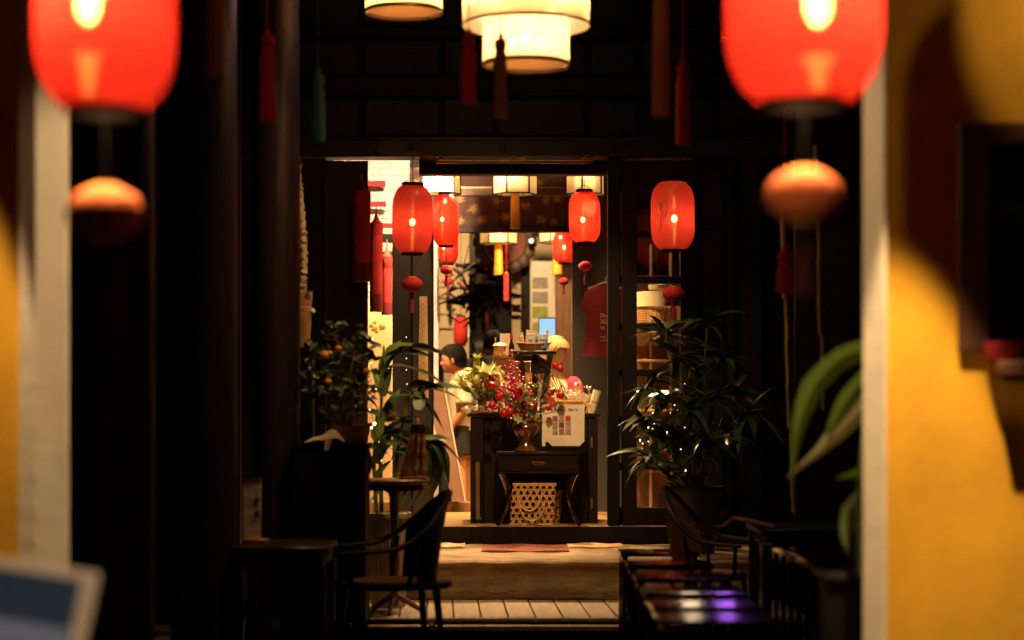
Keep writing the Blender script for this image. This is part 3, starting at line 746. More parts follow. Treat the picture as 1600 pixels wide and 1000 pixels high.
# ------------------------------------------------------------------ spotlights, mostly unseen ones added to brighten single things
def spotlight(loc_, target, energy, label, angle=60, size=.05, color=WARM):
    t = thing('unseen_spotlight', label, 'spotlight', loc_, 0, 'small unseen ceiling spotlights')
    d = (Vector(target)-Vector(loc_)).normalized()
    MB().tube([-d*.12, -d*.02], .045, 16).build('lamp_can', M['black_metal'], t)
    MB().tube([-d*.019, -d*.014], .036, 16).build('lens', M['spot_lens'], t)
    MB().tube([-d*.10, -d*.10 + Vector((0, 0, .12))], .012, 8).build('bracket', M['black_metal'], t)
    lamp('spot_light', 'SPOT', energy, t, d*.01, color, size, target, angle)
    return t
spotlight((.15, 13.3, 4.75), (.1, 16.1, 1.1), 640, 'added unseen spotlight over the courtyard aimed at the counter', 46)
spotlight((.1, 10.8, 4.95), (-1.25, 12.6, 1.3), 310, 'added unseen spotlight over the courtyard aimed at the kumquat tree', 66)
spotlight((-.6, 16.45, 3.62), (-.8, 17.3, 2.2), 75, 'added unseen spotlight behind the lintel aimed at the red cloth tubes', 75)
spotlight((.25, 13.5, 4.7), (-.85, 13.8, 1.1), 380, 'added unseen spotlight over the courtyard aimed at the broad leaved plant', 40)
spotlight((0, 8.5, 4.95), (0, 10.6, 4.1), 9, 'added unseen spotlight over the courtyard grazing the silk tassels', 120)
spotlight((.2, 12.0, 4.95), (1.25, 14.2, 1.1), 130, 'added unseen spotlight over the courtyard aimed at the leafy plant', 62)
spotlight((-.35, 13.0, 4.85), (-.1, 14.6, .3), 170, 'added unseen spotlight over the courtyard aimed at the steps', 40)
spotlight((-.25, 17.2, 3.75), (-.1, 16.7, 1.4), 640, 'added unseen spotlight above the left end of the counter', 95)
spotlight((.45, 17.0, 3.75), (.35, 16.75, 1.4), 640, 'added unseen spotlight above the right end of the counter', 95)
spotlight((-.75, 17.6, 3.78), (-.68, 18.9, 1.6), 850, 'added unseen spotlight aimed at the man in the pale tee', 80)
spotlight((-1.0, 17.4, 3.85), (-1.12, 19.45, 2.9), 480, 'black spotlight aimed at the bright brick wall', 75, .05, (1, .70, .44))
spotlight((-.9, 22.0, 3.8), (-.8, 24.9, 2.2), 520, 'added unseen spotlight aimed at the rear cream wall', 95)
spotlight((.12, 20.0, 3.6), (.36, 22.5, 1.9), 300, 'added unseen spotlight aimed at the white panel door', 80)
spotlight((-.1, 17.7, 3.75), (0, 19.2, 3.1), 130, 'added unseen spotlight aimed at the floral valance', 95)
spotlight((.62, 17.3, 3.75), (.7, 18.6, 2.2), 26, 'added unseen spotlight aimed at the dark red shirt', 60)
spotlight((1.2, 17.5, 3.75), (1.1, 17.2, 1.6), 24, 'added unseen spotlight over the shelf behind the glazed door', 90)
sl = thing('wall_spotlight', 'small bright round spotlight right of the round red plaque', 'spotlight', at(830, 377, 21.9))
MB().ico((0, -.06, 0), .024, 2).build('bulb', M['spot_lens'], sl)
MB().tube([(0, -.045, 0), (0, .05, 0)], .035, 14).build('lamp_can', M['black_metal'], sl)

# ------------------------------------------------------------------ shop interior
va = thing('floral_valance', 'brown floral valance with gilt blooms across the shop interior', 'valance', (0, 19.3, 0))
def vz(r): return Z(r, 19.3)
def vx(p): return X(p, 19.3)
MB().bx(vx(640), vx(785)-.03, 0, .05, vz(356), vz(307)).build('cloth_panel', M['valance'], va)
MB().bx(vx(785)-.02, vx(960), 0, .05, vz(356), vz(307)).build('cloth_panel', M['valance'], va)
MB().bx(vx(640), vx(960), .0, .05, vz(291), vz(262)).build('cloth_panel', M['valance'], va)
MB().bx(vx(640), vx(960), -.02, .06, vz(306), vz(293), .004).build('rail', M['brown_wood'], va)
MB().bx(vx(640), vx(960), -.03, .08, vz(363), vz(355), .004).build('rail', M['dark_wood_h'], va)
MB().bx(vx(782)-.022, vx(782)+.02, .004, .055, vz(356), vz(306)).build('mullion', M['black_wood'], va)
MB().bx(vx(640), vx(960), .0, .05, vz(262), 3.94).build('top_board', M['black_wood'], va)
MB().bx(vx(640), vx(960), -.028, -.0205, vz(294.2), vz(292.6)).build('bead', M['gold'], va)

# dark partition left of the doorway, with paper strip
YP = 17.2
pt = thing('partition_post', 'tall dark grey partition behind the largest red lantern', 'partition', (X(644, YP), YP, .565))
w2 = (675-613)*mx(YP)/2
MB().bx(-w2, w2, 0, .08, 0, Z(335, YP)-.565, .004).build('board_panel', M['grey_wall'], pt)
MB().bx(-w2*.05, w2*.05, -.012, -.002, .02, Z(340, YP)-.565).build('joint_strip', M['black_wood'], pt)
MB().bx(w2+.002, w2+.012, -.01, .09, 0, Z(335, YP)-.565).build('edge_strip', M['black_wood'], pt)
def strip(px0, px1, r0, r1, Y, name, label, cat):
    b = MB()
    x0, x1 = X(px0, Y), X(px1, Y); z1, z0 = Z(r0, Y), Z(r1, Y)
    t = thing(name, label, cat, ((x0+x1)/2, Y, z0))
    b.grid(lambda u, v: ((u-.5)*(x1-x0)*(.85+.3*(1-v)), -.006*math.sin(v*5)-.003, v*(z1-z0)), 4, 20)
    b.grid(lambda u, v: ((u-.5)*(x1-x0)*(.85+.3*(1-v)), -.006*math.sin(v*5)+.0, v*(z1-z0)), 4, 20)
    b.build('paper_sheet', M['mat_paper'], t)
    c = MB()
    H = z1-z0; w = (x1-x0)
    n = int(H/(w*.6))
    for k in range(n):
        zz = k*w*.6
        for s in (-1, 1):
            c.tube([(s*w*.42, -.006*math.sin(zz/H*5)-.006, zz), (-s*w*.42, -.006*math.sin((zz+w*.6)/H*5)-.006, zz+w*.6)], .0012, 4)
    c.build('printed_lattice', M['brown_wood'], t)['kind'] = 'stuff'
    return t
strip(654.5, 668.5, 463, 622, 17.15, 'paper_strip', 'long cream lattice paper strip pinned to the grey partition', 'paper strip')

# red cloth tubes hung from red rods in front of the white wall
def cloth_tube(px0, px1, r0, r1, Y, rod, label, dark):
    c = at((px0+px1)/2, r0, Y); r = (px1-px0)*.5*mx(Y); L = (r1-r0)*mx(Y); tip = 16*mx(Y)
    t = thing('cloth_banner', label, 'banner', c, 0, 'red cloth tube banners on red rods')
    MB().lathe([(.004, 0), (r*.55, -tip*.75), (r*1.0, -tip)], 18, caps=False).build('pointed_top', M['red_cloth'], t)
    MB().lathe([(r*1.02, -tip-.001), (r*1.02, -tip-.10), (r*.97, -tip-.105)], 18, caps=False).build('band', M['red_velvet'], t)
    MB().lathe([(r, -tip-.104), (r*.98, -L*.5), (r*1.02, -L*.82)], 18, caps=False).build('cloth_body', M['red_cloth'], t)
    MB().lathe([(r*1.02, -L*.821), (r*1.02, -L), (r*.2, -L)], 18, caps=False).build('hem', M['dark_red'], t)
    MB().tube([(0, 0, 0), (0, 0, .06)], .005, 6).build('loop', M['red_thread'], t)
    return t
cloth_tube(551, 579, 283, 440, 15.75, None, 'dark red cloth tube hanging before the open door leaf', True)
cloth_tube(578, 598, 333, 487, 17.0, None, 'bright red cloth tube beside the door leaf edge', False)
cloth_tube(596, 613, 385, 492, 18.0, None, 'small red cloth tube nearest the grey partition', False)
def rod(px0, px1, r, Y, h, label):
    t = thing('red_rod', label, 'rod', at((px0+px1)/2, r, Y), 0, 'red rods across the white wall')
    w = (px1-px0)*mx(Y)
    MB().box((0, 0, 0), (w, .03, h*mx(Y)), None, .004).build('bar', M['red_cloth'], t)
    MB().box((-w/2-.012, 0, 0), (.02, .04, h*mx(Y)*1.3), None, .003).build('end_cap', M['dark_red'], t)
    MB().bx(-w/2, -w/2+.02, .016, 19.44-Y, -.01, .01).build('bracket', M['dark_red'], t)
rod(566, 602, 287, 19.2, 9, 'topmost red rod across the bright brick wall')
rod(566, 603, 319, 19.2, 8, 'middle red rod across the bright brick wall')
rod(585, 652, 352.5, 19.2, 7, 'lowest red rod across the brick wall, behind the largest lantern')
ws = thing('shelf_board', 'small dark shelf with pale ledges below the lowest red rod', 'shelf', at(622, 372, 19.25))
MB().bx(-.24, .24, -.02, .2, -.04, .03, .004).build('shelf_plank', M['black_wood'], ws)
MB().bx(-.24, .24, -.03, .2, .035, .075, .004).build('ledge', M['pot_white'], ws)
MB().bx(-.24, .24, -.015, .2, -.13, -.045, .004).build('ledge', M['pot_white'], ws)
# a hanging wire garland on the white wall
gw = MB()
for k in range(3):
    x0 = -1.0 + k*.16
    gw.tube([(x0 + .05*math.sin(t_*3+k), 19.42, 3.9-1.5*t_ ) for t_ in [i/14 for i in range(15)]], .004, 5)
    for j in range(16):
        t_ = random.random(); gw.ico((x0+.05*math.sin(t_*3+k)+random.uniform(-.02, .02), 19.42, 3.9-1.5*t_), .007, 1)
tag(gw.build('wire_garland', M['stem']), 'thin dark wire garland drooping over the bright brick wall', 'garland')
st_ = MB().bx(X(575, 18.4), X(612, 18.4), 18.4, 18.43, .66, Z(470, 18.4)).build('plywood_board', M['mat_paper']); tag(st_, 'pale plywood board behind the red cloth tubes', 'board')

# rear furniture
cb = thing('dark_cabinet', 'tall black cabinet in the middle of the rear wall', 'cabinet', (X(772, 22.6), 22.6, .45))
def cx(p): return X(p, 22.6)-X(772, 22.6)
def cz(r): return Z(r, 22.6)-.45
MB().bx(cx(733), cx(800), 0, .5, 0, cz(366), .006).build('carcass', M['black_wood'], cb)
MB().bx(cx(814), cx(828), -.05, .5, 0, cz(408), .006).build('side_post', M['black_wood'], cb)
MB().bx(cx(800)+.002, cx(814)-.002, .1, .5, 0, cz(420)).build('recess_board', M['cream_wall'], cb)
MB().bx(cx(733), cx(900), -.03, .5, cz(365), cz(340), .006).build('cornice', M['dark_wood_h'], cb)
for k in range(3): MB().bx(cx(800), cx(813), .02, .09, cz(460+k*16)-.02, cz(460+k*16), .003).build('shelf', M['black_wood'], cb)
wp = thing('white_panel_door', 'white panel door with stacked grey and green squares', 'door', (X(848, 22.3), 22.3, .45))
def px_(p): return X(p, 22.3)-X(848, 22.3)
def pz_(r): return Z(r, 22.3)-.45
MB().bx(px_(829), px_(868), 0, .05, 0, pz_(408), .004).build('door_panel', M['white_panel'], wp)
for r0, r1, m_ in ((433, 451, 'photo_grey'), (456, 474, 'photo_grey'), (479, 497, 'photo_green'), (504, 540, 'photo_green')):
    MB().bx(px_(832), px_(856), -.008, -.001, pz_(r1), pz_(r0), .002).build('picture_square', M[m_], wp)
bc = thing('brown_column', 'square brown timber column right of the white panel door', 'column', (X(884, 21.8), 21.8, .45))
MB().bx(-.11, .10, 0, .2, 0, 3.5, .006).build('shaft', M['brown_wood'], bc)
MB().bx(.102, .125, -.02, .2, 0, 3.5, .004).build('red_edge', M['red_cloth'], bc)
MB().bx(.07, .085, -.012, -.002, 0, 3.5).build('pale_strip', M['cream_paint'], bc)
mo = thing('monitor', 'small monitor with pale blue screen behind the counter', 'monitor', at(855, 532, 19.6))
MB().bx(-.085, .085, 0, .02, 0, .225, .004).build('housing', M['black_metal'], mo)
MB().bx(-.078, .078, -.004, -.001, .012, .215).build('screen', M['screen_blue'], mo)
MB().bx(-.015, .015, .005, .025, -.12, -.001).build('stand', M['black_metal'], mo)
MB().bx(-.07, .07, -.05, .08, -.14, -.121).build('stand_base', M['black_metal'], mo)
# rear counter that carries it
rc_ = thing('rear_counter', 'low dark rear counter under the monitor', 'counter', (X(850, 19.6), 19.6, .45))
hh = at(855, 532, 19.6).z - .14 - .45
MB().bx(-.5, .20, -.15, .3, hh-.04, hh, .005).build('counter_top', M['dark_wood_h'], rc_)
MB().bx(-.48, .18, -.12, .28, 0, hh-.042).build('carcass', M['dark_wood'], rc_)
# round plaque
rp = thing('round_plaque', 'round red plaque with bronze petals high on the black cabinet', 'plaque', at(789, 378, 22.2))
rr = 34*mx(22.2)
MB().tube([(0, -.02, 0), (0, .03, 0)], rr, 40).build('disc', M['plaque_red'], rp)
b = MB(); b.tube([(rr*.98*math.cos(2*math.pi*k/40), -.026, rr*.98*math.sin(2*math.pi*k/40)) for k in range(41)], .009, 6, caps=False); b.build('gilt_rim', M['gold'], rp)
pm = MB().ico((0, 0, 0), .085, 2, (1, .25, 1)).mesh('petal', M['bronze'])
for k in range(16):
    q = 2*math.pi*k/16; place('petal', pm, rp, (rr*1.16*math.cos(q), .03, rr*1.16*math.sin(q)))
b = MB()
for k in range(4):
    b.box((.10, -.026, -.10+k*.07), (.09, .006, .012)); b.box((.07+.04*(k % 2), -.026, -.07+k*.06), (.012, .006, .06))
b.box((-.05, -.026, -.14), (.10, .006, .02)).box((.03, -.026, -.15), (.06, .006, .018)).box((-.02, -.026, -.05), (.012, .006, .08))
b.build('painted_characters', M['ink'], rp)['kind'] = 'stuff'
# red paper tag hanging
rt = thing('red_tag', 'narrow red paper tag hanging under the round plaque', 'tag', at(791, 425, 20.8))
MB().bx(-.025, .025, -.002, .002, -.30, -.02).build('paper', M['red_cloth'], rt)
MB().lathe([(.006, 0), (.018, -.004), (.02, -.02)], 12).build('cap', M['gold'], rt)
MB().tube([(0, 0, 0), (0, 0, 3.93-rt.location.z)], .002, 5).build('string', M['red_thread'], rt)
# rack of dark hanging pens on the rear wall
hr = thing('hanging_rack', 'thin black rail rack with two hanging tools on the cream wall', 'rack', at(712, 455, 24.6))
def hx_(p): return (p-712)*mx(24.6)
MB().bx(hx_(674), hx_(722), 0, .02, .04-.0, .056).build('upper_rail', M['black_metal'], hr)
MB().bx(hx_(674), hx_(722), 0, .02, -.295, -.278).build('lower_rail', M['black_metal'], hr)
for p in (683, 700):
    MB().tube([(hx_(p), .01, .02), (hx_(p), .01, -.02), (hx_(p), .01, -.20), (hx_(p), .01, -.25)], [.006, .02, .022, .006], 8).build('hanging_tool', M['black_metal'], hr)
hb = thing('heap_basket', 'dark bundle of dried plants hanging from the shop ceiling', 'dried plants', at(730, 450, 22.4))
for k in range(70):
    a_ = random.uniform(0, 6.28); r_ = random.uniform(0, .38)
    c = Vector((r_*math.cos(a_)*.95 + .14, r_*math.sin(a_)*.5, random.uniform(-.28, .25)))
    if k < 46:
        MB().tube([c, c+Vector((random.uniform(-.10, .10), 0, -.07)), c+Vector((random.uniform(-.18, .18), 0, -.18))], [.016, .02, .004], 5).build('dried_stem', M['black_wood'] if k % 7 else M['dark_red'], hb)
    else:
        MB().tube([c, c+Vector((random.uniform(-.2, .2), 0, .03)), c+Vector((random.uniform(-.3, .3), 0, random.uniform(-.12, .12)))], [.03, .035, .008], 6).build('dried_stem', M['black_wood'], hb)
MB().tube([(.1, 0, .2), (.08, 0, 3.9-hb.location.z)], .006, 5).tube([(-.08, 0, .1), (.08, 0, .7)], .006, 5).tube([(.28, 0, .1), (.08, 0, .7)], .006, 5).build('cord', M['black_metal'], hb)
# unlit red cylinder lantern far back + glowing small lamp
ul = thing('unlit_lantern', 'dull red barrel lantern hanging far back left', 'lantern', at(720, 517, 23.4))
MB().lathe([(.06, -.16), (.08, -.13), (.088, 0), (.08, .13), (.06, .16)], 20).build('shade', M['red_cloth'], ul)
MB().lathe([(.055, .16), (.055, .18)], 16).lathe([(.055, -.18), (.055, -.16)], 16).build('end_ring', M['black_wood'], ul)
MB().tube([(0, 0, .18), (0, 0, 3.9-ul.location.z)], .004, 5).build('cord', M['black_metal'], ul)
gl = thing('candle_lamp', 'tiny glowing candle lamp beside the dull red barrel lantern', 'lamp', at(734, 520, 23.6))
MB().lathe([(.02, -.05), (.034, -.04), (.034, .05), (.02, .06)], 12).build('glass_chimney', emis('candle_glow', (1, .7, .35), 1.6), gl)
MB().tube([(0, 0, -.05), (0, 0, -.30)], .008, 6).build('stand', M['brass'], gl)
wt = thing('white_table', 'white cloth table far back behind the man', 'table', at(715, 575, 22.5))
MB().bx(-.35, .40, -.3, .3, -.35, .02, .01).build('table_cloth', M['tee_white'], wt)
MB().bx(-.30, .35, -.25, .25, .45-wt.location.z, -.352).build('table_base', M['brown_wood'], wt)
db = thing('seat_back', 'dark rounded seat back at the far left behind the man', 'chair', at(672, 562, 21.5))
MB().lathe([(.02, .13), (.10, .12), (.14, .06), (.15, -.06), (.15, -.5)], 20).build('backrest', M['black_wood'], db)
MB().bx(-.14, .14, -.1, .3, -.55, -.50, .01).build('seat', M['rust_cloth'], db)
for sx in (-.11, .11): MB().bx(sx-.015, sx+.015, -.05, -.02, .45-db.location.z, -.551).build('leg', M['black_wood'], db)
MB().bx(-.1, .1, .2, .23, .45-db.location.z, -.551).build('leg', M['black_wood'], db)

# shirt on hanger
sh = thing('red_shirt', 'dark red tee hanging on a pale hanger by the door jamb', 'shirt', at(946, 445, 18.3))
def sx(p): return (p-946)*mx(18.3)
def sz(r): return (445-r)*mx(18.3)
half = [(946, 449), (938, 440), (914, 446), (905, 480), (905, 487), (917, 490), (915, 520), (908, 557)]
poly = [(sx(p), sz(r)) for p, r in half] + [(-sx(p)+0, sz(r)) for p, r in reversed(half)]
b = MB()
def shirtpt(i, v):
    pass
n = len(half)
L_ = [(sx(p), sz(r)) for p, r in half]
rows_ = [(-.015, .10), (-.06, .19), (-.12, .205), (-.22, .235), (-.27, .165), (-.36, .17), (-.46, .185), (-.56, .20), (-.66, .215)]
def body(u, v):
    k = v*(len(rows_)-1); i = min(int(k), len(rows_)-2); t_ = k-i
    z = rows_[i][0]*(1-t_)+rows_[i+1][0]*t_; w = rows_[i][1]*(1-t_)+rows_[i+1][1]*t_
    return ((u*2-1)*w, -.035*math.sin(math.pi*u) - .008*math.sin(u*17+v*3)*v, z)
b.grid(body, 24, 24)
b.grid(lambda u, v: (body(u, v)[0], .03*math.sin(math.pi*u), body(u, v)[2]), 24, 12)
b.build('shirt_cloth', M['dark_red'], sh)
MB().tube([(-.16, 0, -.035), (-.02, 0, .02), (.02, 0, .02), (.16, 0, -.035)], .008, 6).tube([(0, 0, .02), (.0, 0, .06), (.015, 0, .08), (.03, 0, .06)], .004, 6).build('hanger', M['bamboo'], sh)
def text(s_, size, name, m_, parent, loc_, rot=(R(90), 0, 0), align='LEFT', ext=.0006):
    c = bpy.data.curves.new(name, 'FONT'); c.body = s_; c.size = size; c.align_x = align; c.extrude = ext; c.offset = size*.018
    o = bpy.data.objects.new('tmp', c); COL.objects.link(o)
    bpy.context.view_layer.update()
    me = bpy.data.meshes.new_from_object(o.evaluated_get(bpy.context.evaluated_depsgraph_get()))
    bpy.data.objects.remove(o)
    me.materials.clear(); me.materials.append(m_)
    return place(name, me, parent, loc_, rot)
for s_, z_, q in (('Du', -.30, .05), ('Xin', -.36, .062), ('Vi', -.415, .05), ('viet', -.49, .032)):
    text(s_, q, 'printed_text', M['print_cream'], sh, (-.050, -.05, z_))
MB().bx(-.05, .06, -.049, -.046, -.515, -.51).build('printed_line', M['print_cream'], sh)

# things behind the glazed door
sr = thing('shelf_rack', 'pale slatted shelf rack seen through the glazed door', 'shelf', (X(1030, 17.6), 17.6, .565))
for p in (1018, 1049, 1066):
    MB().bx(X(p, 17.6)-X(1030, 17.6)-.012, X(p, 17.6)-X(1030, 17.6)+.012, .1, .13, 0, 2.4).build('upright', M['cream_paint'], sr)
for r in (520, 562, 640, 700):
    MB().bx(-.25, .3, -.15, .15, Z(r, 17.6)-.565-.02, Z(r, 17.6)-.565, .003).build('shelf_plank', M['floor_wood'], sr)
ls = thing('linen_lampshade', 'wide beige lampshade with woven lower half behind glass', 'lampshade', at(1030, 505, 17.35))
MB().lathe([(.205, .14), (.20, .27)], 28, caps=False).build('linen_band', M['cream_wall'], ls)
b = MB()
for k in range(34):
    q = 2*math.pi*k/34; b.tube([(.19*math.cos(q), .19*math.sin(q), 0), (.19*math.cos(q), .19*math.sin(q), .138)], .004, 4)
for k in range(9): b.tube([(.192*math.cos(2*math.pi*j/24), .192*math.sin(2*math.pi*j/24), .01+k*.015) for j in range(25)], .003, 4, caps=False)
b.build('woven_band', M['rattan'], ls)['kind'] = 'stuff'
MB().lathe([(.09, .29), (.10, .33), (.02, .34)], 20).build('top_cap', M['cream_paint'], ls)
MB().tube([(0, 0, .34), (0, 0, 3.9-ls.location.z)], .004, 5).build('cord', M['black_metal'], ls)
tl = thing('tube_lamp', 'bright horizontal tube lamp glowing behind the plant leaves', 'lamp', at(1012, 615, 17.3))
MB().tube([(-.10, 0, 0), (.17, 0, 0)], .020, 12).build('tube', M['tube'], tl)
MB().bx(-.12, .19, .022, .06, -.02, .03, .004).build('fixture', M['white_panel'], tl)
MB().bx(.02, .05, .062, 17.48-17.3, -.01, .02).build('bracket', M['black_metal'], tl)
pb_ = MB().bx(X(990, 17.8), X(1085, 17.8), 17.8, 17.83, .57, 2.7).build('rear_board', M['brown_wood']); tag(pb_, 'brown rear board behind the glazed door shelves', 'board')

# leaning brown board
ab = thing('leaning_board', 'mauve brown board leaning beside the man in the pale tee', 'board', at(714, 785, 18.15))
MB().prism([(-.02, .01), (.07, .01), (-.13, 1.08), (-.27, 1.08)], 'y', -.02, .005).build('board_panel', M['board'], ab)
MB().prism([(.072, .01), (.085, .01), (-.115, 1.08), (-.128, 1.08)], 'y', -.03, .01).build('edge_strip', M['cream_wall'], ab)
MB().prism([(-.045, .01), (-.022, .01), (-.272, 1.08), (-.295, 1.08)], 'y', -.03, .01).build('edge_strip', M['board'], ab)

# ------------------------------------------------------------------ counter and what stands on it
YC = 16.34
ct = thing('counter', 'dark timber counter carrying flowers and small wares', 'counter', (0, YC, .565))
H = Z(646, YC)-.565
MB().bx(X(757, YC), X(918, YC), .02, .62, 0, H-.03).build('carcass', M['dark_wood'], ct)
MB().bx(X(730, YC), X(938, YC), -.02, .66, H-.028, H, .006).build('counter_top', M['dark_wood_h'], ct)
MB().bx(X(735, YC), X(756, YC), .0, .62, .85*H-.26, H-.030, .006).build('cornice_block', M['dark_wood'], ct)
MB().bx(X(735, YC), X(742, YC), .01, .62, 0, .85*H-.262, .004).build('pilaster', M['dark_wood'], ct)
MB().bx(X(743, YC), X(750, YC), .0, .62, .03, .85*H-.262, .004).build('pilaster', M['brown_wood'], ct)
MB().bx(X(919, YC), X(934, YC), .0, .62, 0, H-.030, .006).build('pilaster', M['dark_wood'], ct)
MB().bx(X(751, YC), X(756, YC), .005, .62, 0, .85*H-.262, .002).build('pilaster', M['black_wood'], ct)
for z in (.12, .62):
    MB().bx(X(923, YC), X(926, YC), -.012, -.001, z, z+.09, .001).build('worn_patch', M['brown_wood'], ct)

# console table
YT = 15.98
ck = thing('console_table', 'small dark console table with drawer and curved legs before the counter', 'console table', (X(841.5, YT), YT, .565))
hT = Z(706, YT)-.565
wT = (908-775)*mx(YT)/2
MB().bx(-wT, wT, 0, .32, hT-.026, hT, .006).build('tabletop', M['dark_wood_h'], ck)
dr = MB().bx(-wT+.02, wT-.02, .012, .31, hT-.155, hT-.028, .004).build('drawer', M['dark_wood_h'], ck)
MB().bx(-wT+.008, wT-.008, .004, .315, hT-.172, hT-.157, .005).build('moulding', M['lacquer'], ck)
b = MB().tube([(-.045, .0, hT-.085), (-.04, -.012, hT-.10), (0, -.016, hT-.108), (.04, -.012, hT-.10), (.045, .0, hT-.085)], .0035, 6)
b.box((0, .0105, hT-.085), (.11, .003, .016), None, .001).ico((-.045, .006, hT-.085), .008, 1).ico((.045, .006, hT-.085), .008, 1)
b.build('handle', M['brass'], dr)
zl = hT-.173
for s in (-1, 1):
    for y in (.03, .29):
        pts = []
        for i in range(13):
            v = i/12
            x = s*(wT-.045 - .055*math.sin(math.pi*min(1, v*1.0)**.9) + .035*v**3)
            pts.append((x, y, zl*(1-v)))
        MB().tube(pts, [.026-.010*(i/12) for i in range(13)], 8).build('leg', M['lacquer'], ck)

# brown vase with berries
vs = thing('vase', 'brown glazed vase full of berry branches on the console table', 'vase', (X(821.5, 16.12), 16.12, .565+hT))
MB().lathe([(.088, 0), (.092, .010), (.086, .022), (.066, .040), (.056, .058), (.060, .08), (.084, .12), (.108, .160), (.115, .188), (.108, .212), (.088, .226), (.082, .236), (.088, .243), (.080, .243), (.07, .22), (.07, .2)], 36, caps=False).build('vase_body', M['ceramic'], vs)
MB().lathe([(.091, 0), (.096, .006), (.091, .012)], 36).build('foot_ring', M['ceramic'], vs)
MB().lathe([(.0585, .052), (.0615, .056), (.0585, .062)], 30).build('waist_ring', M['ceramic'], vs)

bq = thing('berry_bouquet', 'bouquet of red berry branches, ivy and red apples in the brown vase', 'bouquet', (X(821.5, 16.12), 16.12, .565+hT+.2))
def bl(p, r, Y=16.12): return Vector(((p-821.5)*mx(Y), 0, Z(r, Y)-.565-hT-.2))
tips = [(772, 590), (795, 570), (800, 588), (806, 600), (812, 620), (790, 640), (800, 650), (776, 602), (830, 600), (785, 625), (808, 635), (770, 632), (803, 560), (790, 585), (798, 612), (815, 605), (782, 612), (812, 590)]
berr = MB()
for i, (p, r) in enumerate(tips):
    e = bl(p, r); e.y = random.uniform(-.08, .08)
    m0 = e*.5 + Vector((random.uniform(-.02, .02), 0, .03))
    MB().tube([(0, 0, 0), m0, e], [.005, .004, .002], 5).build('branch', M['stem'], bq)
    for k in range(26):
        t_ = random.uniform(.35, 1.05); c = (m0.lerp(e, (t_-.5)*2) if t_ > .5 else m0*(t_*2))
        berr.ico(c+Vector((random.gauss(0, .022), random.gauss(0, .02), random.gauss(0, .02))), random.uniform(.008, .0135), 1)
berr.build('berry_cluster', M['berry'], bq)['kind'] = 'stuff'
am = MB().lathe([(.002, -.024), (.018, -.025), (.029, -.012), (.031, .004), (.024, .021), (.010, .025), (.002, .020)], 14).mesh('apple', M['apple'])
for p, r in ((788, 646), (797, 643), (768, 602), (769, 634), (830, 635), (780, 620), (860, 614), (875, 618), (857, 637), (871, 575), (828, 618), (867, 572), (863, 610), (875, 577)):
    c = bl(p, r); c.y = random.uniform(-.14, -.06)
    o = place('apple', am, bq, c, (random.uniform(-.5, .5), random.uniform(-.5, .5), 0), random.uniform(.85, 1.12))
    MB().tube([(0, 0, 0), c*.5+Vector((0, -.02, .05)), c], [.004, .003, .002], 5).build('branch', M['stem'], bq)
# ivy leaves
im = []
for k in range(2):
    b = MB(); pts = []
    for j in range(10):
        q = 2*math.pi*j/10; rad = .032*(1 if j % 2 == 0 else .62)*(1.25 if j == 0 else 1)
        pts.append((rad*math.cos(q), rad*math.sin(q), .004*math.cos(3*q)))
    ctr = b.bm.verts.new((0, 0, .006)); vs_ = [b.bm.verts.new(p) for p in pts]
    for j in range(10): b.bm.faces.new((ctr, vs_[j], vs_[(j+1) % 10]))
    im.append(b.mesh('ivy_leaf', M['ivy'] if k else M['leaf']))
for k in range(80):
    p = random.gauss(826, 20); r = random.uniform(600, 664)
    if r > 645: p = random.gauss(822, 13)
    elif p > 835: r = random.uniform(598, 630)
    c = bl(p, r); c.y = random.uniform(-.13, .03)
    place('ivy_leaf', im[k % 2 if k % 3 else 1], bq, c, (random.uniform(.5, 2.2), random.uniform(-.7, .7), random.uniform(0, 6.28)), random.uniform(.7, 1.25))

# poster on easel
po = thing('poster', 'white paper poster with nine small pictures on a dark easel', 'poster', (X(880, 16.1), 16.1, .565+hT))
pw_, pz0, pz1 = 66*mx(16.1), Z(697, 16.1)-.565-hT, Z(632, 16.1)-.565-hT
def pf(u, v, off=0): return ((u-.5)*pw_*(1+.015*v), .02*v - off + .004*math.sin(u*7+v*5)*(1-off*0), pz0+(pz1-pz0)*v)
b = MB(); b.grid(lambda u, v: pf(u, v), 16, 12); b.grid(lambda u, v: pf(u, v, .003), 16, 12); b.build('paper_sheet', M['paper'], po)
for r in range(3):
    for c in range(3):
        u = .31 + c*.152; v = .66 - r*.155
        x, y, z = pf(u, v)
        MB().box((x, y-.0075, z), (.042, .003, .044)).build('picture_print', M['print%d' % (r*3+c)], po)
text('Big Room  -  Hoi A...', .030, 'printed_heading', M['ink'], po, (pf(.52, .845)[0], pf(.52, .845)[1]-.009, pf(.5, .845)[2]), (R(93), 0, 0), 'CENTER')
es = MB()
for s in (-1, 1):
    es.prism([(s*.165, .0), (s*.165, .075), (s*.145, .078), (s*.10, .035), (s*.0, .030), (s*.0, .0)], 'y', -.035, -.012)
es.bx(-.15, .15, -.012, .10, 0, .012)
es.tube([(0, .09, 0), (0, .03, .30)], .008, 6)
tag(es.build('easel', M['black_wood'], None, False, (X(884, 16.1), 16.1, .565+hT)), 'low dark wooden easel holding the white poster', 'easel')

